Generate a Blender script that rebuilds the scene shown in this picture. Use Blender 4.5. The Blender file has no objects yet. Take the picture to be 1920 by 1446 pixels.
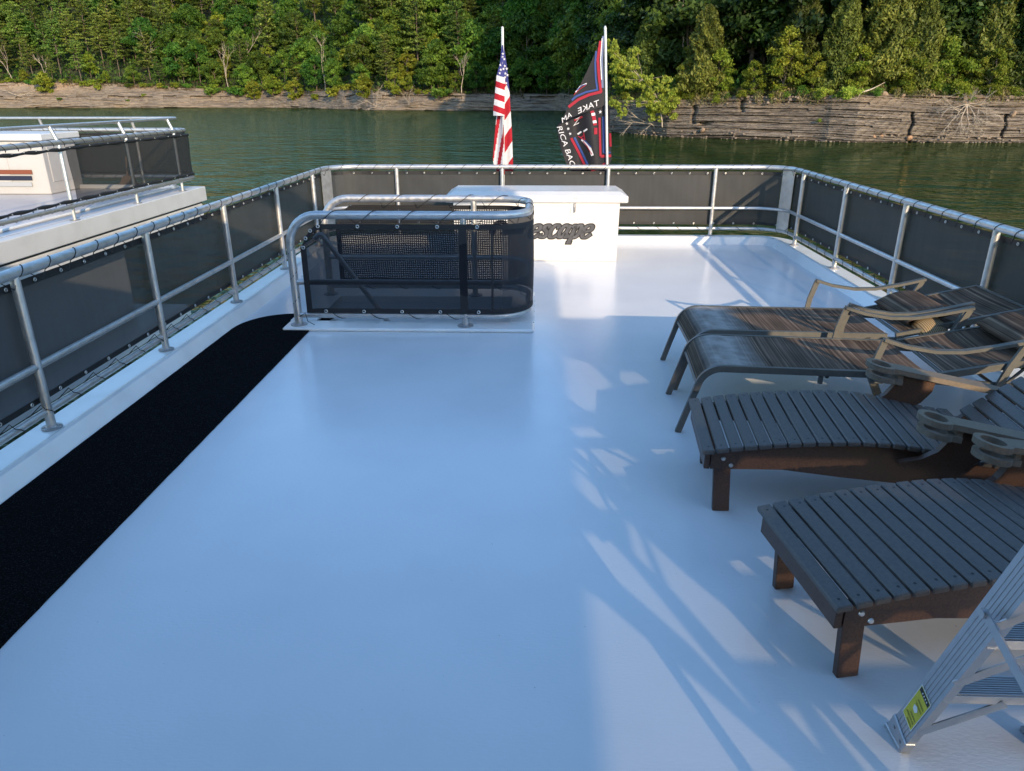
import bpy, math, random
import numpy as np
from mathutils import Vector, Matrix
random.seed(7)
RNG = np.random.default_rng(11)
SC = bpy.context.scene
COL = SC.collection
rad = math.radians

# ------------------------------------------------------------------ camera
CAM_H = 2.09
def cam_axes(pitch=0.3758, yaw=0.0341, roll=-0.0019):
    f0 = Vector((-math.sin(yaw), math.cos(yaw), 0)); r = Vector((math.cos(yaw), math.sin(yaw), 0)); u0 = Vector((0, 0, 1))
    f = f0 * math.cos(pitch) - u0 * math.sin(pitch); u = u0 * math.cos(pitch) + f0 * math.sin(pitch)
    return r * math.cos(roll) + u * math.sin(roll), u * math.cos(roll) - r * math.sin(roll), f
cr, cu, cf = cam_axes()
cd = bpy.data.cameras.new("camera"); cam = bpy.data.objects.new("camera", cd); COL.objects.link(cam)
M = Matrix((cr, cu, -cf)).transposed().to_4x4(); M.translation = Vector((0, 0, CAM_H)); cam.matrix_world = M
cd.sensor_fit = 'HORIZONTAL'; cd.sensor_width = 36.0; cd.lens = 36.0 * 1376.3 / 1920.0
cd.clip_start = 0.05; cd.clip_end = 3000
SC.camera = cam

# ------------------------------------------------------------------ sky and sun
SUN = Vector((1.2, -2.8, 1.0)).normalized()          # direction towards the sun
SUN_EL = math.asin(SUN.z); SUN_AZ = math.atan2(SUN.x, SUN.y)
w = bpy.data.worlds.new("World"); SC.world = w; w.use_nodes = True
nt = w.node_tree; nt.nodes.clear()
sky = nt.nodes.new('ShaderNodeTexSky'); sky.sky_type = 'NISHITA'; sky.sun_disc = False
sky.sun_elevation = SUN_EL; sky.sun_rotation = SUN_AZ; sky.air_density = 1.0; sky.dust_density = 0.3; sky.ozone_density = 2.0
bg = nt.nodes.new('ShaderNodeBackground'); bg.inputs['Strength'].default_value = 0.15
wo = nt.nodes.new('ShaderNodeOutputWorld')
hsv = nt.nodes.new('ShaderNodeHueSaturation'); hsv.inputs['Saturation'].default_value = 1.10
nt.links.new(sky.outputs[0], hsv.inputs['Color']); nt.links.new(hsv.outputs[0], bg.inputs[0]); nt.links.new(bg.outputs[0], wo.inputs[0])
sl = bpy.data.lights.new("sun", 'SUN'); sl.energy = 2.1; sl.angle = rad(0.38); sl.color = (1.0, 0.78, 0.52)
so = bpy.data.objects.new("sun", sl); COL.objects.link(so)
so.rotation_euler = (-SUN).to_track_quat('-Z', 'Y').to_euler(); so.location = SUN * 60
SC.view_settings.view_transform = 'Standard'; SC.view_settings.look = 'None'
SC.view_settings.exposure = 1.45; SC.view_settings.gamma = 1.0; SC.view_settings.use_curve_mapping = False
SC.render.engine = 'CYCLES'
SC.cycles.max_bounces = 6; SC.cycles.diffuse_bounces = 3; SC.cycles.glossy_bounces = 3; SC.cycles.transmission_bounces = 4
SC.cycles.transparent_max_bounces = 12; SC.cycles.use_denoising = True; SC.cycles.caustics_reflective = False; SC.cycles.caustics_refractive = False

# ------------------------------------------------------------------ materials
def nodes(m):
    return m.node_tree.nodes, m.node_tree.links
def pmat(name, base, rough=0.5, metal=0.0, spec=0.5, coat=0.0, bump=None, var=None, alpha=1.0, spk=None, coord='Object', rvar=None):
    """bump=(scale, strength, dist)  var=(scale, colour2, lo, hi)  spk=(scale, colour, threshold)"""
    m = bpy.data.materials.new(name); m.use_nodes = True; n, l = nodes(m)
    b = n['Principled BSDF']; b.inputs['Base Color'].default_value = (*base, 1); b.inputs['Roughness'].default_value = rough
    b.inputs['Metallic'].default_value = metal; b.inputs['Specular IOR Level'].default_value = spec; b.inputs['Coat Weight'].default_value = coat
    tc = n.new('ShaderNodeTexCoord'); src = None
    if var:
        t = n.new('ShaderNodeTexNoise'); t.inputs['Scale'].default_value = var[0]; t.inputs['Detail'].default_value = 6; l.new(tc.outputs[coord], t.inputs['Vector'])
        mr = n.new('ShaderNodeMapRange'); mr.inputs['From Min'].default_value = var[2]; mr.inputs['From Max'].default_value = var[3]; l.new(t.outputs[0], mr.inputs[0])
        mx = n.new('ShaderNodeMix'); mx.data_type = 'RGBA'; mx.inputs[6].default_value = (*base, 1); mx.inputs[7].default_value = (*var[1], 1)
        l.new(mr.outputs[0], mx.inputs[0]); src = mx.outputs[2]
    if spk:
        t = n.new('ShaderNodeTexNoise'); t.inputs['Scale'].default_value = spk[0]; t.inputs['Detail'].default_value = 2; l.new(tc.outputs[coord], t.inputs['Vector'])
        mr = n.new('ShaderNodeMapRange'); mr.inputs['From Min'].default_value = spk[2]; mr.inputs['From Max'].default_value = spk[2] + 0.03; l.new(t.outputs[0], mr.inputs[0])
        mx = n.new('ShaderNodeMix'); mx.data_type = 'RGBA'; mx.inputs[6].default_value = (*base, 1); mx.inputs[7].default_value = (*spk[1], 1)
        if src: l.new(src, mx.inputs[6])
        l.new(mr.outputs[0], mx.inputs[0]); src = mx.outputs[2]
    if src: l.new(src, b.inputs['Base Color'])
    if rvar:
        t = n.new('ShaderNodeTexNoise'); t.inputs['Scale'].default_value = rvar[0]; t.inputs['Detail'].default_value = 4; l.new(tc.outputs[coord], t.inputs['Vector'])
        mr = n.new('ShaderNodeMapRange'); mr.inputs['From Min'].default_value = .35; mr.inputs['From Max'].default_value = .65
        mr.inputs['To Min'].default_value = rvar[1]; mr.inputs['To Max'].default_value = rvar[2]; l.new(t.outputs[0], mr.inputs[0]); l.new(mr.outputs[0], b.inputs['Roughness'])
    if bump:
        t = n.new('ShaderNodeTexNoise'); t.inputs['Scale'].default_value = bump[0]; t.inputs['Detail'].default_value = 4; l.new(tc.outputs[coord], t.inputs['Vector'])
        bp = n.new('ShaderNodeBump'); bp.inputs['Strength'].default_value = bump[1]; bp.inputs['Distance'].default_value = bump[2]
        l.new(t.outputs[0], bp.inputs['Height']); l.new(bp.outputs[0], b.inputs['Normal'])
    if alpha < 1: b.inputs['Alpha'].default_value = alpha
    return m

M_DECK = pmat('deck_paint', (.80, .80, .79), .2, spec=.5, bump=(95, .24, .004), var=(1.4, (.735, .738, .735), .42, .8), spk=(60, (.42, .40, .37), .758), rvar=(1.2, .17, .23))
_n = M_DECK.node_tree.nodes; _l = M_DECK.node_tree.links
_mp = _n.new('ShaderNodeMapping'); _mp.inputs['Scale'].default_value = (.4, 1, 1); _tc = [k for k in _n if k.type == 'TEX_COORD'][0]; _bt = [k for k in _n if k.type == 'BUMP'][0].inputs['Height'].links[0].from_node
_l.new(_tc.outputs['Object'], _mp.inputs[0]); _l.new(_mp.outputs[0], _bt.inputs['Vector'])
M_GEL = pmat('white_gelcoat', (.80, .80, .77), .25, bump=(60, .25, .004), var=(3, (.72, .71, .68), .45, .75))
M_FASC = pmat('white_fascia', (.62, .62, .60), .4, bump=(25, .35, .01), var=(2, (.53, .525, .505), .45, .8))
M_CHEST = pmat('chest_white', (.70, .68, .63), .3, bump=(6, .05, .01), var=(2.5, (.64, .61, .55), .45, .8))
M_CONS = pmat('console_shell', (.46, .445, .42), .45, bump=(25, .2, .006), var=(2, (.40, .385, .36), .45, .8))
M_ALU = pmat('mill_aluminium', (.62, .61, .59), .42, .8, var=(14, (.48, .47, .45), .45, .8), rvar=(25, .32, .55))
M_ALUW = pmat('weld_aluminium', (.38, .37, .36), .55, .7, bump=(80, .4, .004))
M_LAD = pmat('ladder_aluminium', (.46, .47, .49), .42, .65, var=(30, (.42, .43, .45), .45, .75), bump=(60, .1, .002))
M_CARPET = pmat('black_carpet', (.004, .004, .005), 1.0, spec=.05, bump=(160, 1.0, .02), var=(150, (.034, .034, .038), .50, .72))
M_BLACK = pmat('black_cord', (.01, .01, .011), .7)
M_HEM = pmat('black_hem', (.012, .012, .013), .6, bump=(30, .3, .006))
M_DARK = pmat('dark_well', (.012, .012, .013), .9)
M_STEEL = pmat('bolt_steel', (.7, .7, .68), .3, 1.0)
M_FRAME = pmat('grey_powder_coat', (.115, .112, .098), .42, spec=.5, var=(20, (.085, .083, .074), .4, .8))
M_SLAT = pmat('grey_poly_slat', (.118, .105, .093), .5, bump=(140, .12, .002), var=(70, (.078, .073, .07), .35, .75), spk=(9, (.16, .15, .14), .74))
M_BROWN = pmat('brown_poly_board', (.092, .047, .029), .45, bump=(120, .1, .002), var=(110, (.048, .024, .015), .38, .7))
M_TAN = pmat('tan_poly_arm', (.20, .165, .125), .42, bump=(120, .1, .002), var=(60, (.155, .125, .095), .4, .75))
M_YEL = pmat('yellow_label', (.62, .55, .03), .45, var=(40, (.5, .44, .03), .4, .7))
M_LABW = pmat('label_white', (.75, .75, .72), .5)
M_RUST = pmat('stripe_rust', (.20, .055, .022), .5)
M_NAVY = pmat('stripe_navy', (.012, .014, .035), .5)
M_SILV = pmat('stripe_silver', (.36, .37, .38), .5)
M_LET1 = pmat('letter_edge', (.010, .010, .013), .5)
M_LET2 = pmat('letter_face', (.06, .06, .063), .5, var=(9, (.11, .11, .115), .4, .7))
M_WOOD = pmat('dock_wood', (.17, .115, .075), .8, bump=(12, .4, .01), var=(5, (.10, .07, .05), .4, .7))
M_POLE = pmat('painted_pole', (.62, .62, .60), .4, .3)
M_BLOCKER = pmat('blocker_grey', (.25, .26, .27), .6, .3)  # plain grey of the added shade blockers

def screen_mat(name, base, alpha, weave=None, stripes=False):
    m = bpy.data.materials.new(name); m.use_nodes = True; n, l = nodes(m)
    b = n['Principled BSDF']; b.inputs['Base Color'].default_value = (*base, 1); b.inputs['Roughness'].default_value = .62; b.inputs['Specular IOR Level'].default_value = .35
    out = n['Material Output']; tr = n.new('ShaderNodeBsdfTransparent'); mx = n.new('ShaderNodeMixShader')
    tc = n.new('ShaderNodeTexCoord')
    nz = n.new('ShaderNodeTexNoise'); nz.inputs['Scale'].default_value = 7; nz.inputs['Detail'].default_value = 5
    mp = n.new('ShaderNodeMapping'); mp.inputs['Scale'].default_value = (2.5, 2.5, .25); l.new(tc.outputs['Object'], mp.inputs[0]); l.new(mp.outputs[0], nz.inputs['Vector'])
    cr_ = n.new('ShaderNodeMix'); cr_.data_type = 'RGBA'; cr_.inputs[6].default_value = (*base, 1); cr_.inputs[7].default_value = (*[c * 1.7 for c in base], 1)
    l.new(nz.outputs[0], cr_.inputs[0]); l.new(cr_.outputs[2], b.inputs['Base Color'])
    if weave:      # open holes of a coarse net, laid out in UV metres
        uv = n.new('ShaderNodeUVMap'); sx = n.new('ShaderNodeSeparateXYZ'); wn = n.new('ShaderNodeTexNoise'); wn.inputs['Scale'].default_value = 3.0
        l.new(uv.outputs[0], wn.inputs['Vector'])
        va = n.new('ShaderNodeVectorMath'); va.operation = 'SCALE'; va.inputs['Scale'].default_value = .05; l.new(wn.outputs[1], va.inputs[0])
        vb = n.new('ShaderNodeVectorMath'); vb.operation = 'ADD'; l.new(uv.outputs[0], vb.inputs[0]); l.new(va.outputs[0], vb.inputs[1]); l.new(vb.outputs[0], sx.inputs[0])
        outs = []
        for k in (0, 1):
            a = n.new('ShaderNodeMath'); a.operation = 'MULTIPLY'; a.inputs[1].default_value = 2 * math.pi / weave[0]; l.new(sx.outputs[k], a.inputs[0])
            s = n.new('ShaderNodeMath'); s.operation = 'SINE'; l.new(a.outputs[0], s.inputs[0]); outs.append(s)
        ad = n.new('ShaderNodeMath'); ad.operation = 'ADD'; l.new(outs[0].outputs[0], ad.inputs[0]); l.new(outs[1].outputs[0], ad.inputs[1])
        mr = n.new('ShaderNodeMapRange'); mr.inputs['From Min'].default_value = .35; mr.inputs['From Max'].default_value = .75
        mr.inputs['To Min'].default_value = alpha; mr.inputs['To Max'].default_value = weave[1]; l.new(ad.outputs[0], mr.inputs[0]); l.new(mr.outputs[0], mx.inputs[0])
    else:
        mx.inputs[0].default_value = alpha
    l.new(tr.outputs[0], mx.inputs[1]); l.new(b.outputs[0], mx.inputs[2]); l.new(mx.outputs[0], out.inputs[0])
    return m
M_SCREEN = screen_mat('rail_screen', (.031, .031, .032), .885)
M_NET = screen_mat('hatch_net', (.0035, .0045, .007), .86)
M_NETE = screen_mat('hatch_net_end', (.010, .011, .014), .90)
M_FILT = screen_mat('sun_filter', (.05, .05, .05), .74)  # sheer sheet added to dim the sun patches
M_NETB = screen_mat('hatch_net_back', (.006, .007, .010), .96, weave=(.024, .0))
M_NSCR = screen_mat('neighbour_screen', (.020, .020, .021), .80)

def sling_mat():
    m = bpy.data.materials.new('sling_weave'); m.use_nodes = True; n, l = nodes(m); b = n['Principled BSDF']
    b.inputs['Roughness'].default_value = .85; b.inputs['Specular IOR Level'].default_value = .12
    uv = n.new('ShaderNodeUVMap')
    mp = n.new('ShaderNodeMapping'); mp.inputs['Scale'].default_value = (46, .25, 1); l.new(uv.outputs[0], mp.inputs[0])
    st = n.new('ShaderNodeTexNoise'); st.inputs['Scale'].default_value = 1.0; st.inputs['Detail'].default_value = 3; l.new(mp.outputs[0], st.inputs['Vector'])
    rp = n.new('ShaderNodeValToRGB'); e = rp.color_ramp.elements
    e[0].position = .34; e[0].color = (.050, .036, .027, 1); e[1].position = .68; e[1].color = (.29, .21, .145, 1)
    k = rp.color_ramp.elements.new(.47); k.color = (.098, .068, .048, 1); k = rp.color_ramp.elements.new(.58); k.color = (.165, .115, .079, 1)
    l.new(st.outputs[0], rp.inputs[0])
    mp2 = n.new('ShaderNodeMapping'); mp2.inputs['Scale'].default_value = (5, 1.6, 1); l.new(uv.outputs[0], mp2.inputs[0])
    br = n.new('ShaderNodeTexNoise'); br.inputs['Scale'].default_value = 1; br.inputs['Detail'].default_value = 2; l.new(mp2.outputs[0], br.inputs['Vector'])
    m1 = n.new('ShaderNodeMix'); m1.data_type = 'RGBA'; m1.blend_type = 'MULTIPLY'; m1.inputs[0].default_value = .6
    l.new(rp.outputs[0], m1.inputs[6]); rb = n.new('ShaderNodeMapRange'); rb.inputs['From Min'].default_value = .35; rb.inputs['From Max'].default_value = .6
    rb.inputs['To Min'].default_value = .35; rb.inputs['To Max'].default_value = 1.2; l.new(br.outputs[0], rb.inputs[0]); l.new(rb.outputs[0], m1.inputs[7])
    # bleached, worn foot end (UV x runs from the foot)
    sx = n.new('ShaderNodeSeparateXYZ'); l.new(uv.outputs[0], sx.inputs[0])
    w1 = n.new('ShaderNodeMapRange'); w1.inputs['From Min'].default_value = .12; w1.inputs['From Max'].default_value = .24; l.new(sx.outputs[0], w1.inputs[0])
    w2 = n.new('ShaderNodeMapRange'); w2.inputs['From Min'].default_value = .62; w2.inputs['From Max'].default_value = .42; l.new(sx.outputs[0], w2.inputs[0])
    wz = n.new('ShaderNodeTexNoise'); wz.inputs['Scale'].default_value = 9; wz.inputs['Detail'].default_value = 8; l.new(uv.outputs[0], wz.inputs['Vector'])
    mm = n.new('ShaderNodeMath'); mm.operation = 'MULTIPLY'; l.new(w1.outputs[0], mm.inputs[0]); l.new(w2.outputs[0], mm.inputs[1])
    m3 = n.new('ShaderNodeMath'); m3.operation = 'MULTIPLY'; l.new(mm.outputs[0], m3.inputs[0]); l.new(wz.outputs[0], m3.inputs[1])
    m4 = n.new('ShaderNodeMath'); m4.operation = 'MULTIPLY'; m4.inputs[1].default_value = 1.5; m4.use_clamp = True; l.new(m3.outputs[0], m4.inputs[0])
    m2 = n.new('ShaderNodeMix'); m2.data_type = 'RGBA'; m2.inputs[7].default_value = (.36, .34, .31, 1); l.new(m1.outputs[2], m2.inputs[6]); l.new(m4.outputs[0], m2.inputs[0])
    l.new(m2.outputs[2], b.inputs['Base Color'])
    bp = n.new('ShaderNodeBump'); bp.inputs['Strength'].default_value = .35; bp.inputs['Distance'].default_value = .003; l.new(st.outputs[0], bp.inputs['Height']); l.new(bp.outputs[0], b.inputs['Normal'])
    return m
M_SLING = sling_mat()
def pillow_mat():
    m = bpy.data.materials.new('tan_ticking'); m.use_nodes = True; n, l = nodes(m); b = n['Principled BSDF']; b.inputs['Roughness'].default_value = .8
    tc = n.new('ShaderNodeTexCoord'); wv = n.new('ShaderNodeTexWave'); wv.inputs['Scale'].default_value = 14; wv.inputs['Distortion'].default_value = 1.5; wv.bands_direction = 'X'
    l.new(tc.outputs['Object'], wv.inputs[0]); rp = n.new('ShaderNodeValToRGB'); e = rp.color_ramp.elements
    e[0].color = (.10, .065, .03, 1); e[0].position = .15; e[1].color = (.36, .27, .15, 1); e[1].position = .45
    l.new(wv.outputs[1], rp.inputs[0]); l.new(rp.outputs[0], b.inputs['Base Color']); return m
M_TICK = pillow_mat()

# ------------------------------------------------------------------ mesh helpers
def V(*a): return Vector(a)
class MB:
    """collects shapes, then links them as ONE mesh object"""
    def __init__(s): s.v = []; s.f = []; s.mi = []; s.uv = {}; s.sm = []
    def add(s, vs, fs, mi=0, smooth=False):
        o = len(s.v); s.v += [tuple(p) for p in vs]
        for f in fs: s.f.append(tuple(i + o for i in f)); s.mi.append(mi); s.sm.append(smooth)
        return o
    def box(s, c, d, R=None, mi=0, bev=0.0):
        hx, hy, hz = d[0] / 2, d[1] / 2, d[2] / 2
        c = Vector(c)
        if bev <= 0:
            P = [V(x, y, z) for x in (-hx, hx) for y in (-hy, hy) for z in (-hz, hz)]
            F = [(0, 1, 3, 2), (4, 6, 7, 5), (0, 4, 5, 1), (2, 3, 7, 6), (0, 2, 6, 4), (1, 5, 7, 3)]
            s.add([(R @ p if R else p) + c for p in P], F, mi); return s
        b = min(bev, hx * .9, hy * .9, hz * .9); P = []; idx = {}
        for sx in (-1, 1):
            for sy in (-1, 1):
                for sz in (-1, 1):
                    for a in range(3):
                        p = [sx * (hx - b), sy * (hy - b), sz * (hz - b)]; p[a] = (sx, sy, sz)[a] * (hx, hy, hz)[a]
                        idx[(sx, sy, sz, a)] = len(P); P.append(V(*p))
        F = []
        for a in range(3):
            o = [i for i in range(3) if i != a]
            for sg in (-1, 1):
                q = []
                for (e, g) in ((-1, -1), (1, -1), (1, 1), (-1, 1)):
                    k = [0, 0, 0]; k[a] = sg; k[o[0]] = e; k[o[1]] = g; q.append(idx[(*k, a)])
                F.append(q)
        for a in range(3):
            o = [i for i in range(3) if i != a]
            for e in (-1, 1):
                for g in (-1, 1):
                    q = []
                    for (sg, ax) in ((-1, o[0]), (1, o[0]), (1, o[1]), (-1, o[1])):
                        k = [0, 0, 0]; k[a] = sg; k[o[0]] = e; k[o[1]] = g; q.append(idx[(*k, ax)])
                    F.append(q)
        for sx in (-1, 1):
            for sy in (-1, 1):
                for sz in (-1, 1): F.append([idx[(sx, sy, sz, a)] for a in range(3)])
        s.add([(R @ p if R else p) + c for p in P], F, mi); return s
    def tube(s, pts, r, n=10, mi=0, closed=False, caps=True, flat=None):
        pts = [Vector(p) for p in pts]; N = len(pts)
        rs = r if hasattr(r, '__len__') else [r] * N
        T = []
        for i in range(N):
            a = pts[(i - 1) % N] if (closed or i > 0) else pts[i]; b = pts[(i + 1) % N] if (closed or i < N - 1) else pts[i]
            t = (b - a); T.append(t.normalized() if t.length > 1e-9 else V(0, 0, 1))
        up = V(0, 0, 1) if abs(T[0].z) < .9 else V(1, 0, 0)
        nx = T[0].cross(up).normalized(); vs = []
        for i in range(N):
            nx = (nx - T[i] * nx.dot(T[i])); nx = nx.normalized() if nx.length > 1e-6 else T[i].orthogonal().normalized()
            ny = T[i].cross(nx)
            for k in range(n):
                a = 2 * math.pi * (k + .5) / n; rx, ry = (rs[i], rs[i]) if flat is None else flat
                if n == 4 and flat is not None:
                    ca, sa = (1 if math.cos(a) > 0 else -1), (1 if math.sin(a) > 0 else -1)
                    vs.append(pts[i] + nx * ca * rx + ny * sa * ry)
                else: vs.append(pts[i] + nx * math.cos(a) * rx + ny * math.sin(a) * ry)
        F = []
        for i in range(N if closed else N - 1):
            j = (i + 1) % N
            for k in range(n): F.append((i * n + k, i * n + (k + 1) % n, j * n + (k + 1) % n, j * n + k))
        s.add(vs, F, mi, n > 4)
        if caps and not closed:
            s.add(vs[:n], [tuple(range(n))[::-1]], mi); s.add(vs[-n:], [tuple(range(n))], mi)
        return s
    def disc(s, c, axis, r, h, n=14, mi=0, r2=None):
        a = Vector(axis).normalized(); return s.tube([Vector(c), Vector(c) + a * h], [r, r if r2 is None else r2], n, mi)
    def prism(s, poly, origin, ux, uy, depth, mi=0):
        ux, uy = Vector(ux), Vector(uy); w_ = ux.cross(uy).normalized() * depth; o = Vector(origin)
        P = [o + ux * a + uy * b for a, b in poly]; n = len(P)
        s.add(P + [p + w_ for p in P], [tuple(range(n))[::-1], tuple(range(n, 2 * n))] + [(i, (i + 1) % n, n + (i + 1) % n, n + i) for i in range(n)], mi); return s
    def grid(s, fn, nu, nv, mi=0, uvfn=None, smooth=True):
        P = [fn(i / nu, j / nv) for i in range(nu + 1) for j in range(nv + 1)]
        o = len(s.v); st = len(s.f)
        s.add(P, [(i * (nv + 1) + j, (i + 1) * (nv + 1) + j, (i + 1) * (nv + 1) + j + 1, i * (nv + 1) + j + 1) for i in range(nu) for j in range(nv)], mi, smooth)
        if uvfn:
            for i in range(nu + 1):
                for j in range(nv + 1): s.uv[o + i * (nv + 1) + j] = uvfn(i / nu, j / nv)
        return s
    def strip(s, A, B, mi=0, smooth=False):
        n = len(A); s.add(list(A) + list(B), [(i, i + 1, n + i + 1, n + i) for i in range(n - 1)], mi, smooth); return s
    def mesh(s, name, mats):
        me = bpy.data.meshes.new(name); me.from_pydata(s.v, [], s.f)
        for m in (mats if isinstance(mats, (list, tuple)) else [mats]): me.materials.append(m)
        me.polygons.foreach_set('material_index', s.mi); me.polygons.foreach_set('use_smooth', s.sm)
        if s.uv:
            L = me.uv_layers.new(name='UVMap')
            vi = np.empty(len(me.loops), dtype=np.int32); me.loops.foreach_get('vertex_index', vi)
            tab = np.zeros((len(s.v), 2), dtype=np.float32)
            for k, q in s.uv.items(): tab[k] = q
            L.data.foreach_set('uv', tab[vi].ravel())
        me.update(); return me
    def build(s, name, mats, parent=None, label=None):
        o = bpy.data.objects.new(name, s.mesh(name, mats)); COL.objects.link(o)
        if parent: o.parent = parent
        if label: o['label'] = label
        return o
def tag(o, label=None, cat=None, group=None, kind=None):
    if label: o['label'] = label
    if cat: o['category'] = cat
    if group: o['group'] = group
    if kind: o['kind'] = kind
    return o
def empty(name, loc=(0, 0, 0), rz=0.0):
    o = bpy.data.objects.new(name, None); COL.objects.link(o); o.location = loc; o.rotation_euler = (0, 0, rz); o.empty_display_size = .1
    return o
def copy_tree(o, parent=None):
    c = o.copy(); COL.objects.link(c)
    if parent: c.parent = parent
    for ch in [k for k in bpy.data.objects if k.parent == o]: copy_tree(ch, c)
    return c
def dup(mesh_owner, name, parent, loc, R=None):
    o = bpy.data.objects.new(name, mesh_owner.data); COL.objects.link(o); o.parent = parent; o.location = loc
    if R is not None: o.rotation_euler = R.to_euler()
    return o
def fillet(pts, r, n=7):
    pts = [Vector(p) for p in pts]; rr = r if hasattr(r, '__len__') else [r] * len(pts); out = [pts[0]]
    for i in range(1, len(pts) - 1):
        p, a, b = pts[i], pts[i - 1] - pts[i], pts[i + 1] - pts[i]
        ang = a.angle(b); d = min(rr[i] / max(math.tan(ang / 2), .05), a.length * .49 if len(pts) > 3 else a.length * .95, b.length * .49 if len(pts) > 3 else b.length * .95)
        A = p + a.normalized() * d; B = p + b.normalized() * d; R_ = d * math.tan(ang / 2)
        bis = (a.normalized() + b.normalized()).normalized(); C = p + bis * math.hypot(R_, d)
        va, vb = A - C, B - C; th = va.angle(vb)
        for k in range(n + 1):
            t = k / n; out.append(C + (va * math.sin((1 - t) * th) + vb * math.sin(t * th)) / max(math.sin(th), 1e-6))
    out.append(pts[-1]); return out
def resample(pts, step):
    pts = [Vector(p) for p in pts]; L = [0]
    for a, b in zip(pts, pts[1:]): L.append(L[-1] + (b - a).length)
    n = max(1, int(round(L[-1] / step))); out = []; k = 0
    for i in range(n + 1):
        d = L[-1] * i / n
        while k < len(pts) - 2 and L[k + 1] < d: k += 1
        t = (d - L[k]) / max(L[k + 1] - L[k], 1e-9); out.append(pts[k].lerp(pts[k + 1], min(t, 1)))
    return out
def star(c, ux, uy, r, mi, mb, rot=0.0):
    P = []
    for k in range(10):
        a = math.pi / 2 + rot + k * math.pi / 5; q = r if k % 2 == 0 else r * .42
        P.append(Vector(c) + Vector(ux) * math.cos(a) * q + Vector(uy) * math.sin(a) * q)
    P.append(Vector(c)); mb.add(P, [(k, (k + 1) % 10, 10) for k in range(10)], mi)
# ------------------------------------------------------------------ plan of the upper deck
XL, XR, YB, RC, ZK = -3.133, 3.69, 11.378, 0.45, 0.09
def plan(off=0.0, y0=-8.0, n=10):
    """rail line in plan, moved inward by off; returns points and inward normals"""
    P, N = [], []; r = RC - off
    for y in np.linspace(y0, YB - RC, 24): P.append(V(XL + off, y, 0)); N.append(V(1, 0, 0))
    for k in range(1, n + 1):
        a = math.pi / 2 * k / n; N.append(V(math.cos(a), -math.sin(a), 0)); P.append(V(XL + RC, YB - RC, 0) - N[-1] * r)
    for x in np.linspace(XL + RC, XR - RC, 14)[1:]: P.append(V(x, YB - off, 0)); N.append(V(0, -1, 0))
    for k in range(1, n + 1):
        a = math.pi / 2 * k / n; N.append(V(-math.sin(a), -math.cos(a), 0)); P.append(V(XR - RC, YB - RC, 0) - N[-1] * r)
    for y in np.linspace(YB - RC, y0, 24)[1:]: P.append(V(XR - off, y, 0)); N.append(V(-1, 0, 0))
    return P, N
def off_path(off, z, **k):
    return [p + V(0, 0, z) for p in plan(off, **k)[0]]

# deck sheet with a stair opening
HX0, HX1, HY0, HY1 = -2.16, -0.26, 6.90, 7.86
d = MB()
xs = [XL + .05, HX0, HX1, XR - .05]; ys = [-8.0, HY0, HY1, YB - RC]
for i in range(3):
    for j in range(3):
        if i == 1 and j == 1: continue
        d.add([V(xs[i], ys[j], 0), V(xs[i + 1], ys[j], 0), V(xs[i + 1], ys[j + 1], 0), V(xs[i], ys[j + 1], 0)], [(0, 1, 2, 3)])
cap = [p for p in plan(.05)[0] if p.y >= YB - RC - 1e-6]
d.add(cap, [tuple(range(len(cap)))[::-1]])
tag(d.build('deck', M_DECK), kind='structure')

kb = MB(); sec = [(-.12, -.30), (-.14, .055), (-.125, .085), (.065, .091), (.098, .105), (.126, .097), (.205, .0), (.206, -.02)]
rows = [off_path(o, z) for o, z in sec]
for a, b in zip(rows, rows[1:]): kb.strip(a, b, smooth=False)
tag(kb.build('kerb', M_GEL), kind='structure')
hl = MB()
hl.box((.28, 1.1, -1.45), (5.9, 18.2, 2.3)); hl.box((.28, 1.5, -2.55), (6.1, 19.4, .5), bev=.1)
hl.box((.28, 1.65, -.17), (6.7, 19.3, .26))
tag(hl.build('boat_hull', M_FASC), kind='structure')

# ------------------------------------------------------------------ lacing and grommets
def torus_mesh(name, R_=.0105, r=.0042):
    m = MB(); m.tube([V(math.cos(a) * R_, 0, math.sin(a) * R_) for a in np.linspace(0, 2 * math.pi, 12, endpoint=False)], r, 5, closed=True); return m.mesh(name, M_STEEL)
GROM = torus_mesh('grommet')
def lace(path, zc, zg, r_tube, step, inward, mb, cr_=.0032, jitter=.0):
    """cord wound over a tube of radius r_tube and down to the grommets at zg"""
    P = resample(path, step); out = []
    for k in range(len(P) - 1):
        a, b = P[k], P[k + 1]; t = (b - a).normalized(); nn = inward(a); R_ = r_tube + cr_; sg = 1 if zc > zg else -1
        g0 = V(a.x, a.y, zg) + nn * .012
        out.append(g0)
        for q in range(7):
            u = q / 6; th = -math.pi * .35 + u * math.pi * 1.35
            p = a.lerp(b, .12 + .5 * u)
            out.append(V(p.x, p.y, zc) + nn * math.cos(th) * R_ + V(0, 0, 1) * math.sin(th) * R_ * sg)
        p = a.lerp(b, .72); out.append(V(p.x, p.y, zc - sg * R_ * .6) - nn * R_ * .9)
    mb.tube(out, cr_, 5)
    return P
def put_grommets(P, z, inward, parent, skip=lambda p: False):
    for p in P:
        if skip(p): continue
        nn = inward(p); o = bpy.data.objects.new('grommet', GROM); COL.objects.link(o); o.parent = parent
        q = V(p.x, p.y, z) + nn * .012; o.location = q; o.rotation_euler = (0, 0, math.atan2(nn.y, nn.x) - math.pi / 2)

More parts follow.
